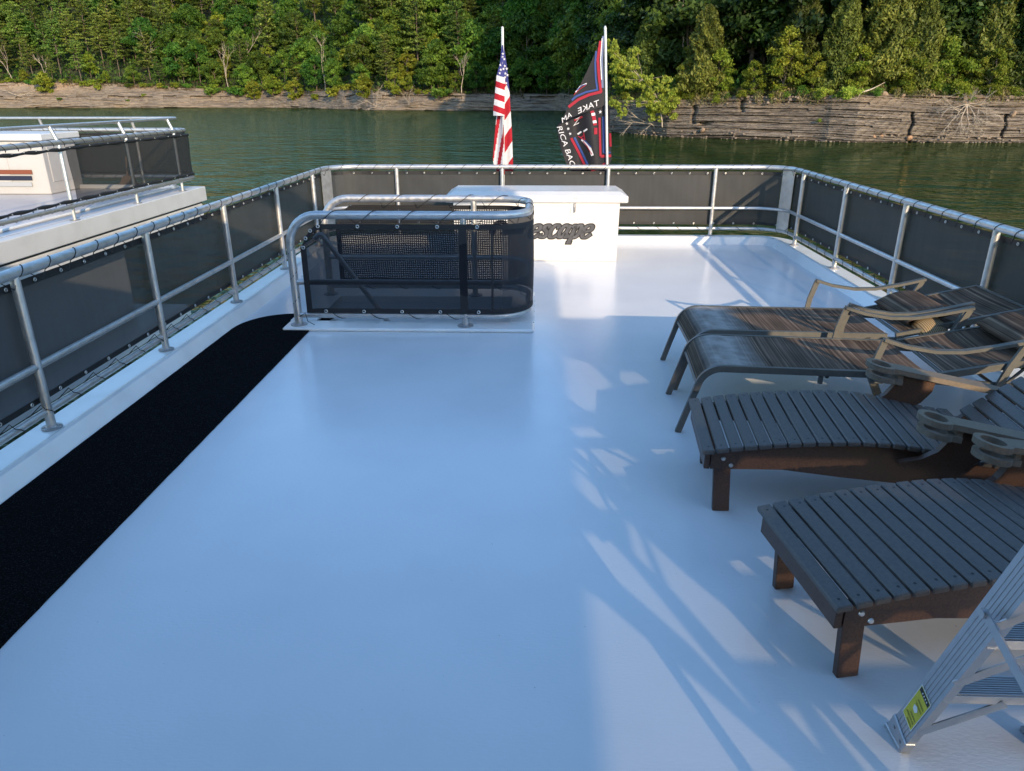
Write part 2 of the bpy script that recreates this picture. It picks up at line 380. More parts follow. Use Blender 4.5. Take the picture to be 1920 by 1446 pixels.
# ------------------------------------------------------------------ railing of the upper deck
rail = empty('deck_railing'); tag(rail, 'welded aluminium deck railing with laced black screens round the near white deck', 'railing')
ZT, ZM, ZLW, RT = 1.105, .511, .206, .034
MB().tube(off_path(0, ZT, y0=1.2), RT, 14).build('top_rail', M_ALU, rail)
MB().tube(off_path(0, ZM, y0=1.2), .024, 10).build('mid_rail', M_ALU, rail)
MB().tube(off_path(-.01, ZLW, y0=1.2), .025, 10).build('bottom_rail', M_ALU, rail)
posts = [(XL, y) for y in (2.66, 4.233, 5.807, 7.365, 8.946, 10.463)] + [(x, YB) for x in (-2.118, -.53, 1.055, 2.642)] + [(XR, y) for y in (10.66, 9.143, 7.614, 6.06, 4.5, 2.95)]
pm = fm = None
for x, y in posts:
    if pm is None:
        pm = MB().tube([V(0, 0, 0), V(0, 0, ZT - ZK)], .029, 12).mesh('post', M_ALU)
        q = MB(); q.disc((0, 0, 0), (0, 0, 1), .062, .010, 16); q.disc((0, 0, .009), (0, 0, 1), .040, .014, 12, r2=.031)
        for a in range(4): q.disc((.048 * math.cos(a * 1.57 + .6), .048 * math.sin(a * 1.57 + .6), .009), (0, 0, 1), .008, .006, 6)
        fm = q.mesh('base_flange', M_ALUW)
    o = bpy.data.objects.new('post', pm); COL.objects.link(o); o.parent = rail; o.location = (x, y, ZK)
    f = bpy.data.objects.new('base_flange', fm); COL.objects.link(f); f.parent = o
# corner plates
for s_, a0, a1 in ((-1, 2, 34), (1, 14, 42)):
    cx = XL + RC if s_ < 0 else XR - RC; m = MB()
    def cp(a, z): return V(cx + s_ * (RC + .012) * math.cos(rad(a)), YB - RC + (RC + .012) * math.sin(rad(a)), z)
    A = [cp(a0, .20), cp(a1, .20), cp(a1, ZT - .02), cp(a0, ZT - .02)]; nn = (A[1] - A[0]).cross(V(0, 0, 1)).normalized() * .006
    m.add(A + [p + nn for p in A], [(0, 1, 2, 3), (7, 6, 5, 4), (0, 4, 5, 1), (1, 5, 6, 2), (2, 6, 7, 3), (3, 7, 4, 0)])
    m.build('corner_plate', M_ALU, rail)
def inw(p):
    if p.y > YB - RC and (p.x < XL + RC or p.x > XR - RC):
        c = V(XL + RC if p.x < 0 else XR - RC, YB - RC, 0); v = c - V(p.x, p.y, 0); return v.normalized()
    if p.x <= XL + RC * .5: return V(1, 0, 0)
    if p.x >= XR - RC * .5: return V(-1, 0, 0)
    return V(0, -1, 0)
full = plan(-.055, y0=1.2)[0]
segs = {'left': [p for p in full if p.x < XL + .1 and p.y <= YB - RC + .25], 'bow': [p for p in full if p.y > YB - RC + .1], 'right': [p for p in full if p.x > XR - .1 and p.y <= YB - RC + .25]}
# one continuous cloth per side, meeting at the corner plates
cut1 = next(i for i, p in enumerate(full) if p.y > YB - RC + .30); cut2 = max(i for i, p in enumerate(full) if p.y > YB - RC + .30)
for nm, pts in (('left', full[:cut1 + 1]), ('bow', full[cut1:cut2 + 1]), ('right', full[cut2:])):
    pts = resample(pts, .14); m = MB(); z0, z1 = .262, 1.035
    def zz(k, j):
        t = j / 12; sag = .006 * abs(math.sin(k * .14 / .28 * math.pi)); return z0 + (z1 - z0) * t - (sag if j == 12 else 0) + (sag if j == 0 else 0)
    rowsg = []
    for k, p in enumerate(pts):
        nn = inw(p); rowsg.append([V(p.x, p.y, zz(k, j)) + nn * (.014 * math.sin(j / 12 * math.pi) * math.sin(k * .55 + .6 * math.sin(k * .13)) + .003 * math.sin(k * 1.7 + j) + .004 * math.sin(k * .9 - j * .5)) for j in range(13)])
    for j in range(12): m.strip([r[j] for r in rowsg], [r[j + 1] for r in rowsg], smooth=True)
    sc = m.build('screen', M_SCREEN, rail, {'left': 'left hand black screen with a diagonal of sunlight', 'bow': 'sunlit black screen across the bow', 'right': 'dark screen along the right side'}[nm])
    for za, zb in ((z1 - .045, z1 + .004), (z0 - .004, z0 + .035)):
        h = MB(); h.strip([V(p.x, p.y, za) + inw(p) * .008 for p in pts], [V(p.x, p.y, zb) + inw(p) * .008 for p in pts]); h.build('hem', M_HEM, sc)
    c = MB(); base = [p + inw(p) * .055 for p in pts]
    Pg = lace(base, ZT, z1 - .022, RT, .27, inw, c); lace(base, ZLW, z0 + .016, .026, .30, inw, c)
    c.build('lacing_cord', M_BLACK, sc)
    off = [p - inw(p) * .055 for p in Pg]; put_grommets(off, z1 - .022, inw, sc, lambda p: p.y < 3.2)
    off = [p - inw(p) * .055 for p in resample(base, .30)]; put_grommets(off, z0 + .016, inw, sc, lambda p: p.y < 3.2)

# ------------------------------------------------------------------ black runner
r = MB(); RX0, RX1, RY1 = -2.925, -2.165, 7.22
out = [V(RX0, -4, 0), V(RX1, -4, 0), V(RX1, 6.72, 0), V(-2.02, RY1 - .05, 0), V(-2.05, RY1, 0)] + [V(RX0 + .42 - .42 * math.cos(a) if False else RX0 + .45 - .45 * math.sin(a), RY1 - .55 + .55 * math.cos(a), 0) for a in np.linspace(0, math.pi / 2, 9)]
rng = random.Random(3); ring = []
for a, b in zip(out, out[1:] + out[:1]):
    n = max(1, int((b - a).length / .06))
    for k in range(n): ring.append(a.lerp(b, k / n) + V(rng.uniform(-.0015, .0015), rng.uniform(-.0015, .0015), 0))
n = len(ring); r.add([p + V(0, 0, .011) for p in ring] + [p + V(0, 0, .0) for p in ring], [tuple(range(n))] + [(n + i, n + (i + 1) % n, (i + 1) % n, i) for i in range(n)])
tag(r.build('carpet_runner', M_CARPET), 'long black carpet runner along the left side of the deck', 'carpet')

# ------------------------------------------------------------------ stair hatch with its rail
ht = empty('stair_hatch'); tag(ht, 'stair opening with white coaming and netted tubular guard rail', 'stair hatch')
cm = MB(); O = (-2.42, -.02, 6.64, 8.12)
def rbox(mb, x0, x1, y0, y1, z0, z1, bev=.012): mb.box(((x0 + x1) / 2, (y0 + y1) / 2, (z0 + z1) / 2), (x1 - x0, y1 - y0, z1 - z0), bev=bev)
rbox(cm, O[0], O[1], O[2], HY0, .002, .036); rbox(cm, O[0], O[1], HY1, O[3], .002, .036)
rbox(cm, O[0], HX0, HY0 + .001, HY1 - .001, .002, .035, .0); rbox(cm, HX1, O[1], HY0 + .001, HY1 - .001, .002, .035, .0)
for y in np.arange(6.75, 8.1, .2): cm.disc((O[1], y, .02), (1, 0, 0), .008, .005, 8)
cm.build('coaming', M_GEL, ht)
wl = MB()
wl.add([V(HX0, HY0, .03), V(HX1, HY0, .03), V(HX1, HY1, .03), V(HX0, HY1, .03), V(HX0, HY0, -2), V(HX1, HY0, -2), V(HX1, HY1, -2), V(HX0, HY1, -2)], [(0, 1, 5, 4), (1, 2, 6, 5), (2, 3, 7, 6), (3, 0, 4, 7), (4, 5, 6, 7)])
wl.build('stairwell', M_GEL, ht)
for k in range(6): MB().box((HX0 + .18 + k * .27, (HY0 + HY1) / 2, -.22 - k * .24), (.32, HY1 - HY0 - .02, .05), bev=.01).build('step', M_CARPET, ht)
ZH, YF, YR, XE = 1.08, 6.755, 7.93, -.075
front = fillet([V(-2.29, YF, .036), V(-2.29, YF, ZH), V(XE, YF, ZH), V(XE, YR, ZH), V(-2.29, YR, ZH), V(-2.29, YR, .036)], [0, .27, .33, .33, .27, 0], 9)
MB().tube(front, .038, 14).build('top_rail', M_ALU, ht)
for z, nm, rr in ((.455, 'mid_rail', .028), (.135, 'bottom_rail', .030)):
    MB().tube(fillet([V(-2.27, YF, z), V(XE, YF, z), V(XE, YR, z), V(-2.27, YR, z)], [0, .33, .33, 0], 9), rr, 12).build(nm, M_ALU, ht)
for x, y in ((-.675, YF), (-.675, YR)): MB().tube([V(x, y, .036), V(x, y, ZH)], .031, 12).build('post', M_ALU, ht)
for x, y in ((-.675, YF), (-.675, YR), (-2.29, YF), (-2.29, YR)):
    q = MB(); q.disc((x, y, .034), (0, 0, 1), .078, .009, 18); q.disc((x, y, .042), (0, 0, 1), .05, .012, 14, r2=.04); q.build('base_flange', M_ALUW, ht)
MB().tube(fillet([V(-2.16, 7.1, .80), V(-2.10, 7.1, .86), V(-1.3, 7.15, -.35), V(-1.0, 7.15, -.8)], [0, .08, .05, 0], 5), .026, 10).build('stair_handrail', M_ALU, ht)
# nets
def netpath(y0, a): return a
path = resample(fillet([V(-2.17, YF, 0), V(XE, YF, 0), V(XE, YR, 0), V(-2.17, YR, 0)], [0, .33, .33, 0], 9), .05)
iF = max(i for i, p in enumerate(path) if p.y < YF + .02); iB = min(i for i, p in enumerate(path) if p.y > YR - .02)
def hn(p): # inward normal
    if p.x < XE - .33: return V(0, 1, 0) if p.y < 7.3 else V(0, -1, 0)
    c = V(XE - .33, min(max(p.y, YF + .33), YR - .33), 0); v = c - V(p.x, p.y, 0); return v.normalized()
def net(pts, mat, nm, lbl):
    m = MB(); L = 0; z0, z1 = .165, 1.005; prev = pts[0]; us = []
    for p in pts: L += (p - prev).length; us.append(L); prev = p
    nv = 16; base = len(m.v); Pn = []
    for p, u in zip(pts, us):
        for j in range(nv + 1):
            t = j / nv; top = z1
            if p.x < -1.98: top = z1 - .20 * ((-1.98 - p.x) / .19) ** 2
            z = z0 + (top - z0) * t; Pn.append(V(p.x, p.y, z) - hn(p) * (.040 + .012 * math.sin(u * 5.1) * math.sin(t * 3.14)))
            m.uv[len(Pn) - 1] = (u, z)
    n = len(pts)
    m.add(Pn, [(i * (nv + 1) + j, (i + 1) * (nv + 1) + j, (i + 1) * (nv + 1) + j + 1, i * (nv + 1) + j + 1) for i in range(n - 1) for j in range(nv)], 0, True)
    o = m.build(nm, mat, ht, lbl); h = None
    def edge(f0, f1):
        h = MB(); A = [Pn[i * (nv + 1) + f0] - hn(pts[i]) * .004 for i in range(n)]; B = [Pn[i * (nv + 1) + f0].lerp(Pn[i * (nv + 1) + f1], .9) - hn(pts[i]) * .004 for i in range(n)]; h.strip(A, B); h.build('hem', M_HEM, o)
    edge(nv, nv - 1); edge(0, 1)
    return o, h
nf, hf = net(path[:iF + 1], M_NET, 'net', 'black net across the front of the hatch')
ne, _ = net(path[iF:iB + 1], M_NETE, 'net', 'black net round the end of the hatch')
nb_, _ = net(path[iB:], M_NETB, 'net', 'rear net with sunlight showing through its holes')
for x0, x1, za in ((-2.185, -2.13, .80), (-.715, -.645, 1.0), (-.42, -.40, 1.0)):
    e_ = MB(); e_.strip([V(x0, YF - .047, .165), V(x1, YF - .047, .165)], [V(x0, YF - .047, za), V(x1, YF - .047, za)]); e_.build('strap', M_HEM, nf)
e_ = MB(); e_.strip([V(-2.185, YR + .047, .165), V(-2.13, YR + .047, .165)], [V(-2.185, YR + .047, .80), V(-2.13, YR + .047, .80)]); e_.build('strap', M_HEM, nb_)
c = MB(); hin = lambda p: -hn(p)
tp = resample(fillet([V(-2.0, YF, 0), V(XE, YF, 0), V(XE, YR, 0), V(-2.0, YR, 0)], [0, .33, .33, 0], 9), .1)
lace(tp, ZH, .985, .038, .37, hin, c, .0036); lace(tp, .135, .185, .030, .37, hin, c, .0036)
tk = []
for k in range(26):
    u = k / 25; a = u * 2 * math.pi * 3.2; z = .1 + u * .75; tk.append(V(-2.29 + math.cos(a) * .037, YF + math.sin(a) * .037, z))
c.tube(tk, .0034, 5); c.tube([V(-2.27, YF - .03, .12), V(-2.2, YF - .06, .17), V(-2.18, YF - .07, .09), V(-2.12, YF - .06, .05)], .0034, 5)
c.build('lacing_cord', M_BLACK, nf)
for par, sel, ysg in ((nf, lambda p: p.y < 7.2, 1), (nb_, lambda p: p.y > 7.6, -1)):
    for z in (.985, .185):
        for p in resample(tp, .37):
            if not sel(p) or p.x > XE - .2: continue
            o = bpy.data.objects.new('grommet', GROM); COL.objects.link(o); o.parent = par; o.scale = (1.25,) * 3; o.location = V(p.x, p.y, z) - hn(p) * .052
    if ysg > 0:
        for x, z in ((-2.075, .945), (-2.125, .875), (-2.155, .79)):
            o = bpy.data.objects.new('grommet', GROM); COL.objects.link(o); o.parent = par; o.scale = (1.25,) * 3; o.location = (x, YF - .052, z)

# ------------------------------------------------------------------ storage chest
CX0, CX1, CY0, CY1 = -1.10, 1.077, 9.92, 10.62
ch = empty('storage_chest'); tag(ch, 'white fibreglass storage chest lettered escape standing by the bow railing', 'storage chest')
b = MB(); tp_ = .012
P = [V(CX0, CY0, .004), V(CX1, CY0, .004), V(CX1, CY1, .004), V(CX0, CY1, .004), V(CX0 - tp_, CY0 - tp_, .80), V(CX1 + tp_, CY0 - tp_, .80), V(CX1 + tp_, CY1 + tp_, .80), V(CX0 - tp_, CY1 + tp_, .80)]
b.add(P, [(3, 2, 1, 0), (0, 1, 5, 4), (1, 2, 6, 5), (2, 3, 7, 6), (3, 0, 4, 7)])
def fz(z): return CY0 - tp_ * z / .8
for x0, x1, z0, z1 in ((CX0 + .06, CX1 - .13, .17, .176), (CX1 - .136, CX1 - .130, .17, .74), (CX0 + .06, CX0 + .066, .17, .74)):
    b.add([V(x0, fz(z0) - .004, z0), V(x1, fz(z0) - .004, z0), V(x1, fz(z1) - .004, z1), V(x0, fz(z1) - .004, z1), V(x0, fz(z0), z0), V(x1, fz(z0), z0), V(x1, fz(z1), z1), V(x0, fz(z1), z1)], [(0, 1, 2, 3), (4, 0, 3, 7), (1, 5, 6, 2), (3, 2, 6, 7), (4, 5, 1, 0)])
b.build('body', M_CHEST, ch)
ld = MB(); ld.box(((CX0 + CX1) / 2, (CY0 + CY1) / 2, .825), (CX1 - CX0 + .23, CY1 - CY0 + .10, .09), bev=.012)
lx0, lx1, ly0, ly1 = CX0 - .10, CX1 + .10, CY0 - .035, CY1 + .035; i_ = .085
ld.add([V(lx0, ly0, .867), V(lx1, ly0, .867), V(lx1, ly1, .867), V(lx0, ly1, .867), V(lx0 + i_, ly0 + .12, .912), V(lx1 - i_, ly0 + .12, .912), V(lx1 - i_, ly1 - .02, .918), V(lx0 + i_, ly1 - .02, .918)], [(0, 1, 5, 4), (1, 2, 6, 5), (2, 3, 7, 6), (3, 0, 4, 7), (4, 5, 6, 7)])
ld.build('lid', M_CHEST, ch)
lt = MB(); lx = .485; fy = CY0 - .014
lt.prism([(-.055, .775), (.055, .775), (.035, .635), (.02, .615), (-.02, .615), (-.035, .635)], (lx, fy + .004, 0), (1, 0, 0), (0, 0, 1), .010); lt.build('latch_plate', M_CHEST, ch)
l2 = MB(); l2.box((lx + .012, fy - .016, .745), (.03, .014, .06)); l2.box((lx + .012, fy - .022, .695), (.022, .02, .05), bev=.004); l2.disc((lx + .012, fy - .01, .672), (0, -1, 0), .014, .012, 8)
l2.tube([V(lx + .012, fy - .02, .72), V(lx + .02, fy - .04, .705), V(lx + .012, fy - .03, .67), V(lx + .004, fy - .02, .655)], .006, 6); l2.disc((lx, fy - .045, .84), (0, -1, 0), .006, .01, 6); l2.disc((lx + .028, fy - .045, .84), (0, -1, 0), .006, .01, 6)
l2.build('latch', M_ALUW, ch)
def spline(pts, n=8):
    P = [Vector((a, b_, 0)) for a, b_ in pts]; P = [P[0] * 2 - P[1]] + P + [P[-1] * 2 - P[-2]]; o = []
    for i in range(1, len(P) - 2):
        for k in range(n):
            t = k / n; a, b_, c_, d_ = P[i - 1:i + 3]
            o.append(.5 * ((2 * b_) + (c_ - a) * t + (2 * a - 5 * b_ + 4 * c_ - d_) * t * t + (3 * b_ - a - 3 * c_ + d_) * t ** 3))
    o.append(P[-2]); return o
LET = {'e': ([[(.10, .42), (.40, .50), (.68, .62), (.70, .86), (.50, .98), (.22, .84), (.08, .45), (.20, .08), (.45, .02), (.78, .28)]], .80),
       's': ([[(.68, .78), (.52, .97), (.28, .90), (.26, .68), (.48, .48), (.56, .24), (.36, .03), (.10, .10), (.04, .26)]], .70),
       'c': ([[(.68, .74), (.58, .96), (.36, .96), (.14, .70), (.08, .36), (.22, .05), (.46, .03), (.76, .26)]], .76),
       'a': ([[(.62, .86), (.42, .98), (.18, .76), (.06, .36), (.16, .04), (.36, .08), (.58, .42)], [(.74, .98), (.64, .50), (.62, .10), (.76, .04), (.92, .20)]], .90),
       'p': ([[(.06, .78), (.22, .96), (.28, .80), (.22, .30), (.14, -.38)], [(-.04, -.40), (.34, -.40)], [(.26, .60), (.46, .92), (.70, .96), (.78, .66), (.66, .22), (.44, .02), (.24, .14)]], .90)}
def stroke(mb, pts, wmin, wmax, grow, mapf, mi):
    A, B = [], []
    for i, p in enumerate(pts):
        t = (pts[min(i + 1, len(pts) - 1)] - pts[max(i - 1, 0)]).normalized(); nn = Vector((-t.y, t.x, 0))
        wd = (wmin + (wmax - wmin) * abs(t.y) ** 1.2) / 2 + grow
        q = p + (t * (-grow if i == 0 else grow) if i in (0, len(pts) - 1) else Vector((0, 0, 0)))
        A.append(mapf(q + nn * wd)); B.append(mapf(q - nn * wd))
    mb.strip(B, A, mi)
wm = MB(); XH = .170; pen = -.115
for chh in 'escape':
    paths, adv = LET[chh]
    for pth in paths:
        sp = spline(pth)
        for lay, (g, dy, mi) in enumerate(((.085, .0035, 0), (.0, .006, 1))):
            stroke(wm, sp, .14, .30, g, lambda q, dy=dy: V(pen + (q.x + q.y * .30) * XH, fz(.32 + q.y * XH) - dy, .318 + q.y * XH), mi)
    pen += adv * XH
sw = spline([(-2.9, .2), (-2.6, .9), (-2.1, 1.15), (-1.7, .7), (-1.9, .2)]); stroke(wm, sw, .18, .42, .04, lambda q: V(-.115 + q.x * XH, fz(.32) - .0035, .33 + q.y * XH), 0)
wm.add([V(-.50, fz(.4) - .0045, .36), V(-.20, fz(.4) - .0045, .36), V(-.12, fz(.5) - .0045, .50), V(-.38, fz(.5) - .0045, .50)], [(0, 1, 2, 3)], 0)
wm.build('lettering', [M_LET1, M_LET2], ch)
# ------------------------------------------------------------------ flags on the bow
def at(px, py, Y):
    """world point at distance Y seen at a photograph pixel (used to place real geometry)"""
    dv = cf + cr * ((px - 960) / 1376.3) - cu * ((py - 723) / 1376.3); return V(0, 0, CAM_H) + dv * (Y / dv.y)
def cloth(name, base, rough=.75, transl=.25, attr=None):
    m = bpy.data.materials.new(name); m.use_nodes = True; n, l = nodes(m); b = n['Principled BSDF']
    b.inputs['Base Color'].default_value = (*base, 1); b.inputs['Roughness'].default_value = rough; b.inputs['Specular IOR Level'].default_value = .2
    t = n.new('ShaderNodeBsdfTranslucent'); t.inputs[0].default_value = (*base, 1); mx = n.new('ShaderNodeMixShader'); mx.inputs[0].default_value = transl
    l.new(b.outputs[0], mx.inputs[1]); l.new(t.outputs[0], mx.inputs[2]); l.new(mx.outputs[0], n['Material Output'].inputs[0]); return m
F_RED, F_WHITE, F_BLUE = cloth('flag_red', (.42, .018, .03)), cloth('flag_white', (.72, .70, .70)), cloth('flag_blue', (.055, .06, .22))
B_BLACK, B_RED, B_BLUE, B_WHITE, B_SKY = cloth('banner_black', (.02, .02, .024), .55, .1), cloth('banner_red', (.38, .03, .05)), cloth('banner_blue', (.05, .09, .28)), cloth('banner_white', (.75, .75, .78)), cloth('banner_sky', (.16, .20, .33))
for x0, x1, xt, lb in ((-.52, -.512, -.515, 'aluminium flagpole carrying the striped national flag'), (1.045, 1.04, .926, 'leaning aluminium flagpole carrying the black banner')):
    p_ = empty('flagpole', (x0, 11.445, .30)); tag(p_, lb, 'flagpole', 'flagpoles on the bow railing')
    m = MB(); m.tube([V(0, 0, 0), V(x1 - x0, 0, .79), V(xt - x0, 0, 2.685)], .019, 10); m.build('pole', M_POLE, p_)
    q = MB(); q.disc((xt - x0, 0, 2.68), (0, 0, 1), .021, .02, 10, r2=.008); q.build('finial', M_POLE, p_)
    q = MB(); q.tube([V(.0, .0, .72), V(0, 0, .80)], .027, 10); q.tube([V(.0, .0, .05), V(0, 0, .12)], .027, 10); q.build('clamp', M_ALUW, p_)
# national flag: three hanging folds, laid out in pixels of the photograph and hung at the pole
NF = MB()
def lerp_prof(prof, y):
    for (ya, a), (yb, b_) in zip(prof, prof[1:]):
        if y <= yb: return a + (b_ - a) * (y - ya) / (yb - ya)
    return prof[-1][1]
def fold(L, R, y0, y1, depth, col, nu=26, nv=230):
    for i in range(nu):
        for j in range(nv): pass
    vs = []; o = len(NF.v)
    for i in range(nu + 1):
        for j in range(nv + 1):
            u = i / nu; y = y0 + (y1 - y0) * j / nv; x = lerp_prof(L, y) + (lerp_prof(R, y) - lerp_prof(L, y)) * u
            vs.append((x, y, at(x, y, 11.43 + depth(u, (y - y0) / (y1 - y0)))))
    NF.v += [tuple(q[2]) for q in vs]
    for i in range(nu):
        for j in range(nv):
            a, b_ = vs[i * (nv + 1) + j], vs[(i + 1) * (nv + 1) + j + 1]
            NF.f.append((o + i * (nv + 1) + j, o + i * (nv + 1) + j + 1, o + (i + 1) * (nv + 1) + j + 1, o + (i + 1) * (nv + 1) + j)); NF.mi.append(col((a[0] + b_[0]) / 2, (a[1] + b_[1]) / 2)); NF.sm.append(True)
def colA(x, y):
    yy = y - (x - 935) * .35
    if yy < 142: return 2
    return 1 if int((yy - 142) / 11.6) % 2 == 0 else 0
def colB(x, y):
    if y < 133 + (x - 940) * 2.6: return 2
    f = ((y + 1.55 * (x - 945)) - 212.5) / 61 % 1.0
    return 0 if f < .25 or f > .75 else 1
def colC(x, y):
    f = ((y * .25 + 1.55 * (x - 925))) / 22 % 1.0
    return 0 if f < .45 else 1
fold([(84, 941), (120, 937), (143, 931), (205, 925), (222, 925)], [(84, 943), (120, 947), (143, 947), (205, 946), (222, 946)], 84, 217, lambda u, v: -.05 - .05 * math.sin(u * 3.1) * v + .012 * math.sin(v * 16 + u * 3), colA)
fold([(82, 942), (140, 944), (215, 941), (322, 942)], [(82, 944), (120, 950), (168, 955), (250, 960), (312, 962), (324, 963)], 82, 323, lambda u, v: .02 + .07 * u * v + .03 * math.sin(u * 5) * v + .01 * math.sin(v * 22), colB)
fold([(205, 931), (215, 931), (297, 924), (305, 925), (327, 931)], [(205, 944), (327, 946)], 206, 327, lambda u, v: .03 + .05 * math.sin(u * 4 + v) , colC, 16, 120)
rs = random.Random(5)
for x, y in ((943, 101), (945.5, 111), (941, 118), (946.5, 124), (939, 131), (944, 129.5), (947.5, 138), (937, 137.5), (950, 129), (951.5, 141), (949, 156), (942.5, 107), (938.5, 122), (947, 145)):
    c_ = at(x, y, 11.36); star(c_, V(1, 0, 0), V(0, 0, 1), .021, 1, NF, rs.uniform(-.3, .3))
fl = NF.build('national_flag', [F_RED, F_WHITE, F_BLUE]); tag(fl, 'limp red white and blue flag with stars, folded down its pole', 'flag')
# black banner
BF = MB()
def bpt(x, y, d=0.0, up=True):
    if up: dep = -.03 + .05 * math.sin((x - 1040) * .045 + y * .02) - .0012 * (1133 - x)
    else: dep = .05 + .05 * math.sin((x - 1040) * .11 - y * .012)
    return at(x, y, 11.43 + dep - d)
def panel(L, R, y0, y1, up, nu=18, nv=46):
    def f(u, v):
        y = y0 + (y1 - y0) * v; return bpt(lerp_prof(L, y) + (lerp_prof(R, y) - lerp_prof(L, y)) * u, y, 0, up)
    BF.grid(lambda u, v: f(u, v), nu, nv, 0)
panel([(66, 1131), (80, 1125), (100, 1115.5), (135, 1100), (165, 1085), (200, 1066), (228, 1052)], [(66, 1133), (198, 1133), (199, 1132), (214, 1090), (228, 1053)], 66, 228, True)
panel([(196, 1092), (214, 1066), (232, 1047), (245, 1044.5), (275, 1050), (310, 1063), (326, 1073)], [(196, 1143), (250, 1144), (292, 1147), (298, 1147), (312, 1141), (326, 1138)], 196, 326, False)
def line(pts, w_, mi, d, up):
    P = [Vector((a, b_, 0)) for a, b_ in pts]; P = [P[0]] + [q for a, b_ in zip(P, P[1:]) for q in (a.lerp(b_, .25), a.lerp(b_, .5), a.lerp(b_, .75), b_)]
    A, B = [], []
    for i, p in enumerate(P):
        t = (P[min(i + 1, len(P) - 1)] - P[max(i - 1, 0)]).normalized(); nn = Vector((-t.y, t.x, 0)) * w_ / 2
        A.append(bpt(p.x + nn.x, p.y + nn.y, d, up)); B.append(bpt(p.x - nn.x, p.y - nn.y, d, up))
    BF.strip(A, B, mi)
line([(1126, 77), (1121, 112), (1123, 142), (1127, 173)], 5, 1, .008, True); line([(1128, 172), (1104, 178), (1084, 187), (1066, 201)], 5, 1, .0085, True)
line([(1118, 96), (1116, 118), (1117, 145), (1120, 169)], 3.4, 2, .008, True); line([(1121, 168), (1098, 173), (1080, 181), (1072, 188)], 3.4, 2, .0085, True)
line([(1131, 68), (1128.5, 112), (1130, 165)], 4, 4, .008, True); line([(1129, 72), (1126, 112), (1128, 150)], 1.6, 3, .010, True)
line([(1079, 173), (1088, 162), (1100, 156.5)], 1.8, 3, .008, True); line([(1081, 170), (1090, 161), (1098, 158.5)], 1.4, 2, .010, True); line([(1076, 178), (1086, 168), (1098, 160)], 1.2, 1, .009, True)
line([(1124, 221), (1125, 260), (1126, 293)], 4, 1, .012, False); line([(1126, 293), (1136, 293), (1146, 292)], 5, 1, .0125, False); line([(1131, 219), (1132, 255), (1132, 287)], 4, 2, .012, False); line([(1132, 287), (1145, 286)], 3, 2, .0125, False)
line([(1071, 259), (1084, 284), (1100, 318)], 4.6, 1, .012, False); line([(1077, 258), (1090, 284), (1106, 318)], 4, 2, .012, False); line([(1144, 250), (1145, 275)], 4, 1, .013, False); line([(1140, 304), (1128, 312), (1108, 320)], 5, 1, .012, False)
line([(1091, 261), (1099, 270), (1106, 278), (1111, 292)], 5, 3, .012, False); line([(1092, 260), (1100, 267), (1108, 276)], 2.2, 2, .014, False); line([(1093, 265), (1101, 275), (1110, 290)], 1.4, 1, .014, False)
def text_faces(txt):
    cu_ = bpy.data.curves.new('txt', 'FONT'); cu_.body = txt; cu_.resolution_u = 3; ob = bpy.data.objects.new('txt', cu_); COL.objects.link(ob)
    dg = bpy.context.evaluated_depsgraph_get(); me = ob.evaluated_get(dg).to_mesh()
    vs = [v.co.copy() for v in me.vertices]; fs = [tuple(p.vertices) for p in me.polygons]
    bpy.data.objects.remove(ob); bpy.data.curves.remove(cu_); return vs, fs
def put_text(txt, ox, oy, ex, ey, fx, fy, mi, d, up, bulge=0.0):
    vs, fs = text_faces(txt); W = max(v.x for v in vs)
    BF.add([bpt(ox + ex * v.x + fx * v.y, oy + ey * v.x + fy * v.y + bulge * v.x * v.x, d, up) for v in vs], fs, mi)
put_text('TAKE', 1124, 197.5, -16.6, 5.6, -1.5, -15.5, 3, .010, True, .5)
put_text('AM', 1072.5, 218, -13, 9.2, -2.2, -13.5, 3, .010, True)
put_text('RICA BAC', 1043.5, 237, 6.0, 17.2, 14, -2.2, 3, .012, False, 0)
for x, y in ((1063, 232), (1065.5, 241.6), (1069, 251)): star(bpt(x, y, .014, False), V(1, 0, 0), V(0, 0, 1), .024, 3, BF, .25)
star(bpt(1125.5, 210, .014, False), V(1, 0, 0), V(0, 0, 1), .028, 3, BF, .1)
put_text('A', 1083, 256, 18, -12, 12, 17, 1, .012, False); line([(1083, 252), (1090, 247)], 3, 3, .015, False); line([(1094, 247), (1101, 242)], 3, 3, .015, False)
put_text('Z', 1074, 237, 18, -9, 5, -19, 3, .012, False); line([(1077, 226), (1092, 219)], 3.5, 1, .015, False)
line([(1110, 208), (1114, 222), (1116, 235)], 7, 1, .012, False); line([(1112, 212), (1113, 217)], 7, 3, .015, False); line([(1114.5, 226), (1115.5, 231)], 7, 3, .015, False); line([(1117, 240), (1117, 252)], 6, 1, .012, False)
bn = BF.build('black_banner', [B_BLACK, B_RED, B_BLUE, B_WHITE, B_SKY]); tag(bn, 'black banner flag with red and blue border and white lettering', 'flag')

